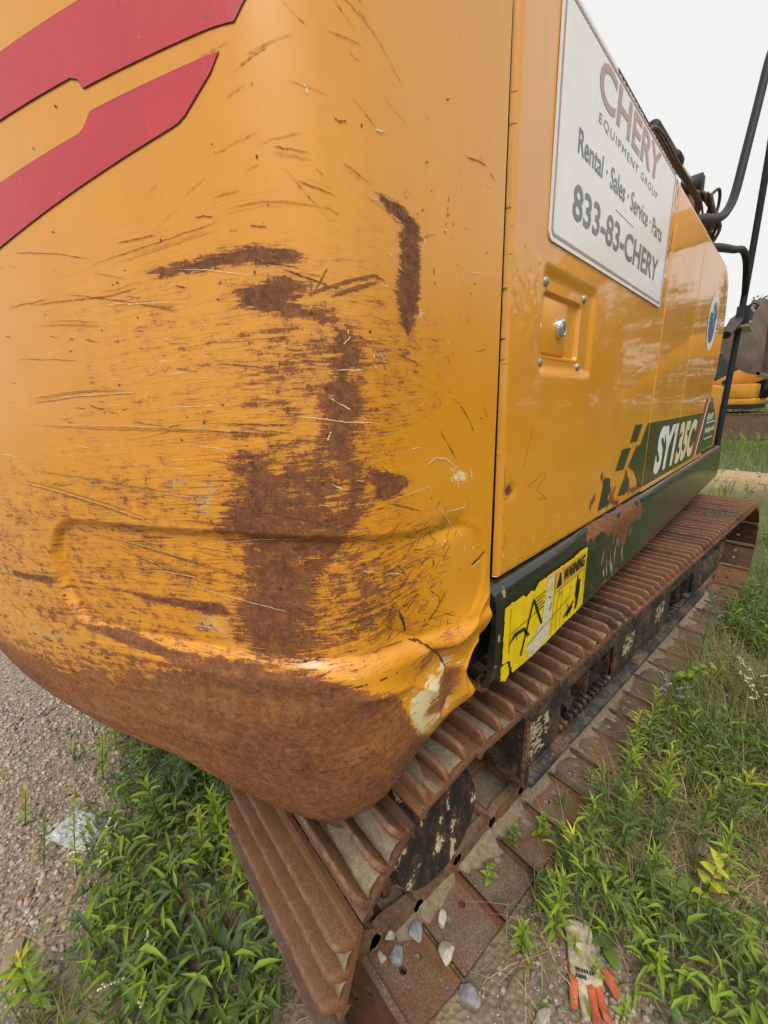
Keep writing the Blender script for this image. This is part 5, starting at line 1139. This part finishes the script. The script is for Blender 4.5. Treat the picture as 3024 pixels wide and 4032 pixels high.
P = notrack(scatter(40000, -.1, 1.5, .05, 3.8, lambda x, y: np.clip((clump(x, y, .22, 501)-.30)*2.2, .03, 1)*np.clip(1.2-np.hypot((x-.25)/.35, (y-.15)/.45)*-.0, 0, 1)*np.where(np.hypot((x-.22)/.20, (y-.13)/.20) < 1, .10, 1)*np.where(y < .9, .6, 1)))
blades('grass', P, (.05+.16*rng.random(len(P))**1.5)*np.where(P[:, 1] > 1.2, 1.3, .8), .0020+.0028*rng.random(len(P)), 'grass', 'green grass growing right of the near track', .9)
P = scatter(26000, -9, 3.5, 3.4, 16.5, lambda x, y: np.clip((clump(x, y, .9, 503)-.2)*1.8, .1, 1)*np.where(np.exp(-((x+1)/1.3)**2-((y-7.7)/.62)**2) > .35, .03, 1)*np.clip(1.3-y/22, .35, 1)); P = notrack(P)
blades('grass', P, (.14+.34*rng.random(len(P)))*np.clip(P[:, 1]/8, .55, 1.15), .006+.010*rng.random(len(P)), 'grass', 'tall meadow grass between the track and the parked excavators', .8)
P = scatter(16000, -30, 26, 14, 60, lambda x, y: .6+0*x)
blades('grass', P, .3+.45*rng.random(len(P)), .03+.04*rng.random(len(P)), 'grass', 'far rough grass across the yard', .7)
P = notrack(scatter(12000, -1.7, -.2, -.95, .5, lambda x, y: np.clip((clump(x, y, .2, 505)-.35)*2, 0, 1)*(1-.93*gravel_zone(x, y))))
blades('grass', P, .04+.10*rng.random(len(P)), .0018+.0025*rng.random(len(P)), 'grass', 'grass among the weeds left of the track', 1.0)
P = notrack(np.r_[scatter(9000, -.05, 1.3, .05, 2.2, lambda x, y: np.clip((clump(x, y, .25, 507)-.3)*2, 0, 1)), scatter(1800, -1.6, -.2, -.95, .1, lambda x, y: .6+0*x)])
blades('straw', P, .06+.13*rng.random(len(P)), .0012+.0016*rng.random(len(P)), 'straw', 'dry straw matted on the ground', 1.2, True)
P = notrack(scatter(9000, .0, 1.4, .2, 3.4, lambda x, y: np.clip((clump(x, y, .22, 509)-.42)*3, 0, 1)))
blades('straw', P, .05+.14*rng.random(len(P)), .0012+.0014*rng.random(len(P)), 'straw', 'dead standing stalks among the green weeds', 1.3)
def leaflets(name, P, z, L, W, mat, label, up=.5):
    n = len(P); v, f = leaf_np(1, 1, .25, .5, 3, 'lance'); az = rng.uniform(0, 6.28, n); el = rng.normal(.25, up, n); ca, sa, ce, se = np.cos(az), np.sin(az), np.cos(el), np.sin(el)
    X = v[None, :, 0]*W[:, None]; Yv = v[None, :, 1]*L[:, None]; Zv = v[None, :, 2]*L[:, None]
    Y2 = Yv*ce[:, None]-Zv*se[:, None]; Z2 = Yv*se[:, None]+Zv*ce[:, None]
    V = np.stack([X*ca[:, None]-Y2*sa[:, None]+P[:, 0:1], X*sa[:, None]+Y2*ca[:, None]+P[:, 1:2], Z2+z[:, None]], -1)
    F = (f[None]+(np.arange(n)*len(v))[:, None, None]).reshape(-1, 4); tint = np.zeros((n, len(v), 4), np.float32); tint[..., 0] = rng.random(n)[:, None]
    tag(link(name, np_mesh(name, V.reshape(-1, 3), F, M[mat], True, {'tint': tint.reshape(-1, 4)})), label, 'ground cover', kind='stuff')
for mat, sd_, nn, lab in (('leaf', 511, 9000, 'mixed small leaves of the low undergrowth'), ('leafb', 521, 6000, 'bluish small leaves of the low undergrowth'), ('leafyoung', 531, 5000, 'bright small leaves of the low undergrowth')):
    P = notrack(np.r_[scatter(nn, -.05, 1.2, .05, 3.6, lambda x, y: np.clip((clump(x, y, .38, 999)-.36)*4.5, .12, 1)*np.clip((clump(x, y, .16, sd_)-.36)*3, 0, 1)*np.where(np.hypot((x-.22)/.20, (y-.13)/.20) < 1, .12, 1)), scatter(nn//2, -1.8, -.2, -.95, .6, lambda x, y: np.clip((clump(x, y, .14, sd_+1)-.36)*3, 0, 1)*(1-.95*gravel_zone(x, y)))])
    hz = .02+.11*clump(P[:, 0], P[:, 1], .12, sd_+3)*rng.random(len(P)); L = .012+.034*rng.random(len(P))**1.5
    leaflets('undergrowth', P, near_h(P[:, 0], P[:, 1])+hz, L, L*rng.uniform(.2, .5, len(P)), mat, lab)
P = scatter(26000, -9, 3.0, 3.3, 16, lambda x, y: np.clip((clump(x, y, .6, 541)-.35)*2.5, 0, 1)*np.where(np.exp(-((x+1)/1.3)**2-((y-7.7)/.62)**2) > .35, .05, 1)); P = notrack(P)
L = .04+.06*rng.random(len(P)); leaflets('undergrowth', P, near_h(P[:, 0], P[:, 1])+.05+.40*rng.random(len(P))*clump(P[:, 0], P[:, 1], .5, 545), L, L*rng.uniform(.25, .5, len(P)), 'leaf', 'leafy growth in the meadow beyond the track')
for mat, n_, sd_, lab in (('leafyoung', 2600, 557, 'bright long leaves crowding left of the track'), ('leafb', 3800, 551, 'long grey-green leaves crowding under the counterweight'), ('leaf', 5000, 553, 'long green leaves crowding left of the track')):
    P = notrack(scatter(n_, -1.6, -.22, -.70, .7, lambda x, y: np.clip((clump(x, y, .13, sd_)-.36)*3.5, 0, 1)*(1-.90*gravel_zone(x, y))))
    L = .03+.055*rng.random(len(P)); leaflets('undergrowth', P, near_h(P[:, 0], P[:, 1])+.01+.24*rng.random(len(P))*clump(P[:, 0], P[:, 1], .15, sd_+2), L, L*rng.uniform(.13, .24, len(P)), mat, lab, .7)
for mat, n_, sd_, lab in (('leaf', 11000, 561, 'narrow green leaves of the thick weeds right of the track'), ('leafyoung', 6500, 563, 'bright narrow leaves of the thick weeds right of the track'), ('leafb', 7000, 565, 'grey narrow leaves of the thick weeds right of the track')):
    P = notrack(scatter(n_, .0, 1.1, .12, 3.4, lambda x, y: np.clip((clump(x, y, .38, 999)-.36)*4.5, .12, 1)*np.clip((clump(x, y, .11, sd_)-.34)*3.5, 0, 1)*np.where(np.hypot((x-.22)/.20, (y-.13)/.20) < 1, .05, 1)))
    L = .03+.04*rng.random(len(P)); leaflets('undergrowth', P, near_h(P[:, 0], P[:, 1])+.01+.30*rng.random(len(P))*clump(P[:, 0], P[:, 1], .13, sd_+2)*clump(P[:, 0], P[:, 1], .38, 999), L, L*rng.uniform(.12, .24, len(P)), mat, lab, .6)
# --- trees beyond the yard
M['treeleaf'] = leaf_mat('tree_foliage', [(0, (0.032, 0.056, 0.016)), (.4, (0.050, 0.081, 0.022)), (.75, (0.072, 0.113, 0.029)), (1, (0.041, 0.068, 0.018))], .25)
M['bark'] = simple('grey_brown_bark', (0.10, 0.075, 0.055), .9, .35, 6, bump=.4)
def tree_meshes(seed, Ht, Rr):
    r = np.random.default_rng(seed); b = MB(); b.tube([(0, 0, -.3), (.1, .05, Ht*.25), (.0, .1, Ht*.55), (.15, 0, Ht*.85)], [.22, .17, .11, .03], 8)
    cl = []
    for k in range(46):
        t = r.uniform(.12, 1.0); a = r.uniform(0, 6.28); rad = Rr*(math.sin(math.pi*min(t*.92+.05, 1))**.6)*r.uniform(.35, 1.0)
        c = np.array([rad*math.cos(a), rad*math.sin(a), Ht*t]); cl.append((c, r.uniform(.6, 1.3)*(1.15-.4*t)))
        if k < 16: b.tube([(.05, .05, Ht*t*.6), tuple(c*.6+np.array([0, 0, Ht*t*.15])), tuple(c)], [.06, .04, .015], 5)
    tr = b.build('trunk', M['bark'], None, 0, True); tm = tr.data; bpy.data.objects.remove(tr)
    P = []; 
    for c, s in cl: P.append(c+r.normal(size=(110, 3))*s*np.array([.62, .62, .42]))
    P = np.concatenate(P); n = len(P); v, f = leaf_np(1, 1, .2, .4, 2, 'oval'); R3 = rotmats(n); L = r.uniform(.16, .38, n)
    V = np.einsum('nij,nvj->nvi', R3, v[None]*np.array([.7, 1, 1])*L[:, None, None])+P[:, None]; F = (f[None]+(np.arange(n)*len(v))[:, None, None]).reshape(-1, 4)
    tint = np.zeros((n, len(v), 4), np.float32); tint[..., 0] = r.random(n)[:, None]
    return tm, np_mesh('crown', V.reshape(-1, 3), F, M['treeleaf'], True, {'tint': tint.reshape(-1, 4)})
TM = [tree_meshes(61, 9.5, 3.0), tree_meshes(62, 8.2, 3.4), tree_meshes(63, 10.5, 3.2)]
def tree(x, y, v, sc, label, group='trees along the far edge of the yard'):
    o = empty('tree', (x, y, 0), random.uniform(0, 6.28)); o.scale = (sc,)*3; tag(o, label, 'tree', group); link('trunk', TM[v][0], o); link('crown', TM[v][1], o)
tree(-11.4, 53, 1, .98, 'leafy tree showing between fender and handrail post')
tree(-8.6, 56, 2, 1.0, 'taller leafy tree right of the handrail post')
tree(-14.5, 55, 0, 1.0, 'leafy tree hidden mostly behind the yellow hood')
tree(-6.0, 52, 1, .95, 'leafy tree behind the raised brown bucket')
for k in range(17):
    a = R_(1+4.6*k+random.uniform(-1, 1)); d = random.uniform(40, 52); tree(d*math.sin(a), d*math.cos(a), k % 3, random.uniform(1.05, 1.4), 'one of the trees of the far tree line mirrored in the glossy doors', 'tree line mirrored in the doors')
for k in range(7):
    a = R_(-16-5*k); d = random.uniform(48, 60); tree(d*math.sin(a), d*math.cos(a), k % 3, random.uniform(.8, 1.05), 'tree of the far row behind the foreground excavator', 'far row behind the machine')
# --- parked excavators
M['yel2'] = simple('dusty_yellow_paint', (0.62, 0.27, 0.02), .5, .15, 3, coat=.2)
M['bucket'] = simple('dirty_bucket_steel', (0.15, 0.115, 0.085), .8, .35, 5, bump=.3)
M['glass'] = simple('dark_cab_glass', (0.02, 0.025, 0.028), .08, .2, 2)
def yard_excavator(loc, rz, boom, arm_end, bang, label, with_bucket=True):
    o = empty('excavator', loc, rz); tag(o, label, 'excavator', 'excavators parked across the yard')
    b = MB(); b.box(-2.6, 1.3, -1.25, 1.25, 1.12, 1.32); b.build('deck', M['yel2'], o, 0, False, .03)
    b = MB(); b.box(-2.3, 1.25, -1.27, 1.27, .98, 1.11); b.build('deck_skirt', M['black'], o)
    b = MB(); b.prism([(-3.0, 1.05), (-2.0, 1.05), (-2.0, 2.1), (-2.9, 2.1), (-3.05, 1.9)], 1, -1.25, 1.25); b.build('counterweight', M['yel2'], o, 0, False, .08, 3)
    b = MB(); b.box(-1.98, -.1, -1.24, 0, 1.33, 2.05); b.build('engine_hood', M['yel2'], o, 0, False, .05)
    b = MB(); b.box(.15, 1.28, -1.26, -.55, 1.33, 1.78); tb = b.build('tool_box', M['yel2'], o, 0, False, .04)
    b = MB(); b.tube([(.45, -1.27, 1.86), (.45, -1.20, 1.86)], .09, 12); b.build('lamp', M['black'], tb)
    b = MB(); b.prism([(-.6, 1.33), (1.2, 1.33), (1.25, 2.0), (1.0, 2.9), (-.6, 2.95)], 1, .30, 1.22); cb = b.build('cab', M['black'], o, 0, False, .04)
    b = MB(); b.prism([(-.45, 1.9), (1.08, 1.9), (.92, 2.8), (-.45, 2.82)], 1, 1.221, 1.232); b.build('cab_window', M['glass'], cb)
    b = MB(); b.prism([(-.45, 1.9), (1.08, 1.9), (.92, 2.8), (-.45, 2.82)], 1, .288, .299); b.build('cab_window', M['glass'], cb)
    for s in (-1, 1):
        prof = [(x+.40*math.cos(R_(a)), .42+.40*math.sin(R_(a))) for x, a0 in ((1.75, -90), (-1.75, 90)) for a in range(a0, a0+181, 20) for x in (x,)]
        b = MB(); b.prism(prof, 1, s*1.0-.28, s*1.0+.28); tr = b.build('track', M['track'], o)
        for k in range(26):
            b = MB(); x = -1.8+k*.144; b.box(x, x+.10, s*1.0-.30, s*1.0+.30, .81, .845); b.build('track_shoe', M['track'], tr)
    b = MB(); n = len(boom); th = [.28, .40, .36, .26][:n]; up, lo = [], []
    for i, p in enumerate(boom):
        a = np.array(boom[min(i+1, n-1)])-np.array(boom[max(i-1, 0)]); nn = np.array([-a[1], a[0]])/np.hypot(*a); up.append(tuple(np.array(p)+nn*th[i])); lo.append(tuple(np.array(p)-nn*th[i]))
    b.prism(up+lo[::-1], 1, -.18, .18); bo = b.build('boom', M['yel2'], o, 0, False, .03)
    for s in (-.3, .3):
        b = MB(); m = np.array(boom[1])*.75+np.array(boom[0])*.25; b.tube([(1.2, s, 1.25), (m[0]*.6+.5, s, m[1]*.6+.45)], .09, 10); c = b.build('boom_cylinder', M['black'], bo, 0, True)
        b = MB(); b.tube([(m[0]*.6+.5, s, m[1]*.6+.45), (m[0], s, m[1])], .05, 10); b.build('cylinder_rod', M['chrome'], c, 0, True)
    a0 = np.array(boom[-1]); a1 = np.array(arm_end); d = (a1-a0)/np.hypot(*(a1-a0)); nn = np.array([-d[1], d[0]])
    b = MB(); b.prism([tuple(a0-d*.5+nn*.15), tuple(a0+nn*.30), tuple(a1+nn*.12), tuple(a1-nn*.12), tuple(a0-nn*.22), tuple(a0-d*.5-nn*.1)], 1, -.15, .15); ar = b.build('arm', M['yel2'], o, 0, False, .02)
    q0, q1, q2 = a0+nn*.45+d*.2, a0+nn*.42+d*1.0, a1+nn*.45-d*.35
    b = MB(); b.tube([(q0[0], 0, q0[1]), (q1[0], 0, q1[1])], .075, 10); c = b.build('bucket_cylinder', M['black'], ar, 0, True)
    b = MB(); b.tube([(q1[0], 0, q1[1]), (q2[0], 0, q2[1])], .045, 10); b.build('cylinder_rod', M['chrome'], c, 0, True)
    for s in (-.12, .12):
        b = MB(); b.tube([(q2[0], s, q2[1]), (a1[0]+nn[0]*.05, s, a1[1]+nn[1]*.05)], .05, 8); b.build('link', M['rubber'], ar)
    prof = [(-.05, .0), (.12, .10), (.30, -.02), (.55, -.30), (.62, -.62), (.55, -.95), (.32, -1.22), (-.05, -1.38), (-.30, -1.42)]
    ca, sa = math.cos(bang), math.sin(bang); pt = lambda x, z: (a1[0]+x*ca-z*sa, a1[1]+x*sa+z*ca); hw = .55
    b = MB(); v = [(pt(x, z)[0], s, pt(x, z)[1]) for s in (-hw, hw) for x, z in prof]+[(pt(x*.93-.01, z*.97-.02)[0], s, pt(x*.93-.01, z*.97-.02)[1]) for s in (-hw+.03, hw-.03) for x, z in prof]
    n = len(prof); f = [(i, i+1, n+i+1, n+i) for i in range(n-1)]+[(2*n+i+1, 2*n+i, 3*n+i, 3*n+i+1) for i in range(n-1)]
    b.add(v, f); bk = b.build('bucket', M['bucket'], o)
    for s in (-hw, hw-.04):
        b = MB(); b.prism([pt(x, z) for x, z in prof]+[pt(-.22, -.95), pt(-.12, -.45)], 1, s, s+.04); b.build('side_plate', M['bucket'], bk, 0, False, .01)
    for k in range(5):
        y = -hw+.05+k*.235; b = MB(); p = [pt(-.22, -1.34), pt(-.62, -1.50), pt(-.24, -1.45)]; b.prism(p, 1, y, y+.11); b.build('tooth', M['bucket'], bk)
    return o
yard_excavator((-3.55, 18.6, 0), 0.0, [(-.2, 1.55), (2.6, 3.0), (4.6, 3.2)], (6.6, 1.4), .2, 'yellow excavator parked across the grass with boom reaching right')
yard_excavator((6.6, 12.0, 0), math.pi, [(.2, 1.7), (3.2, 4.9), (6.2, 5.2)], (8.05, 3.25), .15, 'excavator holding up the dirty brown bucket beyond the handrail post')

# ================================================================== SMALL THINGS
def rock_mat(name, c1, c2):
    t = NT(name); n = t.noise(55, 6, .7); f = t.noise(260, 3, .6); c = t.ramp(n, [(.3, c1), (.7, c2)]); c = t.mix(t.ramp(f, [(.66, 0), (.74, .8)]), c, tuple(.25*x for x in c1)); t.set(Base_Color=c, Roughness=.85); t.bump(t.math('ADD', n, f), .5, .003); return t.m
M['rockw'] = rock_mat('pale_limestone', (0.36, 0.32, 0.25), (0.62, 0.58, 0.49)); M['rockg'] = rock_mat('grey_granite', (0.13, 0.135, 0.14), (0.36, 0.37, 0.37)); M['rockt'] = rock_mat('tan_stone', (0.25, 0.185, 0.12), (0.38, 0.29, 0.19))
IV2, IF2 = ico_np(3)
def rock(loc, size, mat, label, seed):
    r = np.random.default_rng(seed); v = IV2.copy()
    for k in range(13):
        d = r.normal(size=3); d /= np.linalg.norm(d); h = r.uniform(.42, .78); e = v@d; v -= np.outer(np.maximum(e-h, 0), d)*.92
    v *= 1+.05*(vnoise(v[:, 0]*2+v[:, 2]+9, v[:, 1]*2-v[:, 2]+9, .5, .5, seed, 3)-.5)[:, None]; v *= np.array(size)*1.35
    o = link('stone', np_mesh('stone', v, IF2, M[mat], True)); o.location = (loc[0], loc[1], loc[2]); o.rotation_euler = (0, 0, r.uniform(0, 6.28)); o.data.set_sharp_from_angle(angle=R_(28)); tag(o, label, 'stone', 'stones on and beside the lower track shoes')
rock((-.176, -.095, .058), (.024, .020, .024), 'rockw', 'largest pale stone at the foot of the track end', 1)
rock((-.150, -.140, .038), (.017, .014, .015), 'rockw', 'small white stone nearest the rusty track end', 2)
rock((-.132, -.103, .040), (.019, .017, .016), 'rockg', 'rounded grey stone between two pale ones on the track shoe', 3)
rock((-.138, -.036, .038), (.021, .017, .016), 'rockg', 'speckled grey stone higher on the same track shoe', 4)
rock((-.104, .033, .038), (.022, .013, .014), 'rockw', 'pale oblong stone alone in the middle of a shoe', 5)
rock((-.052, -.006, .038), (.022, .017, .015), 'rockw', 'angular cream stone lying over the shoe gap', 6)
rock((.024, -.016, .014), (.024, .017, .016), 'rockg', 'grey stone on the soil at the outer corner of a shoe', 7)
rock((-.205, -.125, .036), (.022, .018, .016), 'rockg', 'dark grey stone under the largest pale stone', 8)
rock((.16, .085, .012), (.020, .014, .012), 'rockw', 'pale flat stone left of the glove fingers', 9)
rock((-.79, -.86, .012), (.034, .026, .022), 'rockt', 'big tan stone in the gravel at the bottom left corner', 10)
rock((.13, 1.42, .015), (.03, .02, .015), 'rockw', 'white stone in the grass by the flowering stalks', 11)
rock((-.50, 2.0, .712), (.014, .012, .010), 'rockw', 'small white stone on the upper shoes by the skirt', 12)
rock((-.30, 2.35, .712), (.014, .012, .010), 'rockw', 'white pebble on the far upper shoes', 13)
# --- glove
M['knit'] = simple('dirty_white_knit', (0.42, 0.36, 0.265), .95, .55, 38, bump=.6); M['orange'] = simple('orange_latex', (0.48, 0.115, 0.05), .8, .5, 40, bump=.4); M['greyknit'] = simple('stained_grey_knit', (0.26, 0.24, 0.21), .95, .35, 90, bump=.4)
def glove():
    o = empty('work_glove', (.18, .27, near_h(np.array([.18]), np.array([.27]))[0])); tag(o, 'dirty white knitted work glove with orange coated fingers on the ground', 'glove')
    ax = Vector((.56, -.83, 0)).normalized(); px = Vector((.83, .56, 0)).normalized()   # finger direction, thumb side
    q = lambda a, s, z: tuple(Vector((-.045, .035, 0))+ax*a+px*s+Vector((0, 0, z)))
    def sleeve(name, rows, mat, parent, close=True, n=18):
        V = []; F = []
        for a, s, hw, hh, z in rows:
            s += random.uniform(-.0015, .0015); hh *= random.uniform(.8, 1.15); ph = random.uniform(0, 6)
            for k in range(n):
                t = 2*math.pi*k/n; V.append(q(a+.0015*math.sin(3*t+ph), s+hw*math.cos(t), z+hh*math.sin(t)*(1+.16*math.sin(3*t+ph))))
        m = len(rows)
        for i in range(m-1):
            for k in range(n): F.append((i*n+k, i*n+(k+1) % n, (i+1)*n+(k+1) % n, (i+1)*n+k))
        if close: F.append(tuple((m-1)*n+k for k in range(n)))
        mb = MB(); mb.add(V, F); ob = mb.build(name, mat, parent, 0, True); 
        md = ob.modifiers.new('s', 'SUBSURF'); md.levels = 1; md.render_levels = 1; return ob
    sleeve('cuff', [(.022, .0, .024, .010, .020), (.006, .0, .0285, .0140, .021), (-.004, 0, .0320, .0165, .022), (-.007, 0, .0345, .0190, .022), (-.003, 0, .0365, .0205, .022), (.004, 0, .0345, .0185, .021), (.020, .002, .0335, .016, .019)], M['knit'], o, False)
    sleeve('palm', [(.018, .002, .0335, .0155, .019), (.04, .003, .035, .0145, .018), (.07, .005, .038, .0135, .016), (.095, .006, .039, .012, .015), (.112, .005, .036, .009, .013)], M['knit'], o)
    fg = [(-.026, .058, -.10, .0105), (-.008, .072, .0, .0115), (.011, .078, .06, .0115), (.029, .062, .12, .0105)]
    for i, (s0, L, fan, r) in enumerate(fg):
        rows = [(.10, s0, r, r*.8, .013)]+[(.10+L*t, s0+fan*L*t, r*(1-.08*t), r*.75*(1-.1*t), .013+.006*math.sin(5*t+i)) for t in (.3, .6, .82, .93)]+[(.10+L*1.0, s0+fan*L, r*.6, r*.5, .012)]
        sleeve('finger', rows, M['orange'] if i in (0, 2, 3) else M['knit'], o, True, 12)
    sleeve('thumb', [(.055, .030, .014, .012, .018), (.070, .046, .0145, .0125, .020), (.085, .060, .0145, .012, .020), (.105, .066, .012, .010, .017), (.118, .066, .006, .005, .014)], M['orange'], o, True, 12)
    sleeve('thumb_sleeve', [(.046, .022, .014, .0125, .017), (.060, .038, .0152, .0135, .0195), (.072, .049, .0150, .0130, .0202)], M['greyknit'], o, False, 12)
    sleeve('palm_coating', [(.052, .004, .0385, .0085, .0075), (.08, .006, .042, .0085, .007), (.112, .005, .040, .007, .007)], M['orange'], o, True)
    def onback(u, v):
        P = np.array([q(a, s, .0330) for a, s in zip(v, u)]); return P
    for a0, n_, dz in ((.088, 7, .0030), (.099, 4, .0050)):                # worn, smeared print, no longer readable
        for k in range(n_):
            u0 = -.020+k*.0062; pl = ragged([(u0, a0), (u0+.0042, a0+.0005), (u0+.0036, a0+.0085), (u0+.0004, a0+.0075)], .0007, .002, k+int(a0*1000))
            poly_sheet('smeared_print', pl, lambda u, v, dz=dz: onback(u, v)-np.array([0, 0, dz]), M['ink'], o)
glove()
# --- crumpled silver bag, twigs, dead leaf
def bag():
    n = 46; u, v = np.meshgrid(np.linspace(-1, 1, n), np.linspace(-1, 1, n), indexing='ij'); rr = np.clip(1-np.maximum(np.abs(u), np.abs(v))**3, 0, 1)
    z = .004+.045*rr*(.45+.8*np.abs(vnoise(u+3, v+3, .35, .28, 601, 3)-.5)*2)+.012*(vnoise(u+7, v+7, .12, .12, 603, 2)-.5)
    x = .085*u*(1+.12*(vnoise(v+4, u*0+4, .4, 1, 605, 2)-.5)); y = .055*v*(1+.3*(vnoise(u+4, v*0+4, .4, 1, 606, 2)-.5))
    t = NT('crumpled_clear_film'); t.set(Base_Color=t.ramp(t.noise(70, 5), [(.3, (0.30, 0.31, 0.31)), (.7, (0.62, 0.63, 0.62))]), Roughness=.38, Metallic=.1); t.b.inputs['Coat Weight'].default_value = .5
    o = link('plastic_bag', np_mesh('plastic_bag', np.stack([x, y, z], -1).reshape(-1, 3), grid_faces(n, n), t.m, False)); o.location = (-1.09, -.70, .01); o.rotation_euler = (0, 0, R_(35)); tag(o, 'crumpled shiny clear plastic bag lying in the weeds on the gravel', 'plastic bag')
bag()
M['twig'] = simple('dry_twig', (0.17, 0.12, 0.07), .85, .3, 40)
def twig(pts, r, label):
    b = MB(); b.tube(bez(pts, 5), r, 6); o = b.build('twig', M['twig'], None, 0, True); tag(o, label, 'twig', 'dry twigs on the ground')
twig([(-.42, -.60, .03), (-.33, -.47, .04), (-.25, -.38, .05), (-.18, -.30, .04)], .0022, 'brown branch lying under the weeds at the bottom by the track end')
twig([(-.012, .335, .06), (.045, .24, .05), (.075, .14, .03), (.085, .03, .015)], .0022, 'pale dry stalk running from a track shoe down to the pebbles')
twig([(.20, .52, .02), (.27, .47, .05), (.32, .38, .02)], .003, 'thin dry stalk beside the glove')
twig([(-1.12, -.75, .015), (-1.06, -.66, .02), (-1.0, -.62, .015)], .006, 'grey piece of wood next to the plastic bag')
def dead_leaf(loc, L, W, rz, label):
    v, f = leaf_np(L, W, .3, .3, 5, 'oval'); o = link('dead_leaf', np_mesh('dead_leaf', v, f, M['straw'], True)); o.location = loc; o.rotation_euler = (.15, .1, rz); tag(o, label, 'leaf')
dead_leaf((.165, .42, .022), .05, .028, .9, 'curled brown dead leaf above the glove')
dead_leaf((-.80, -.66, .015), .035, .022, 2.0, 'small orange dead leaf on the pebbles')
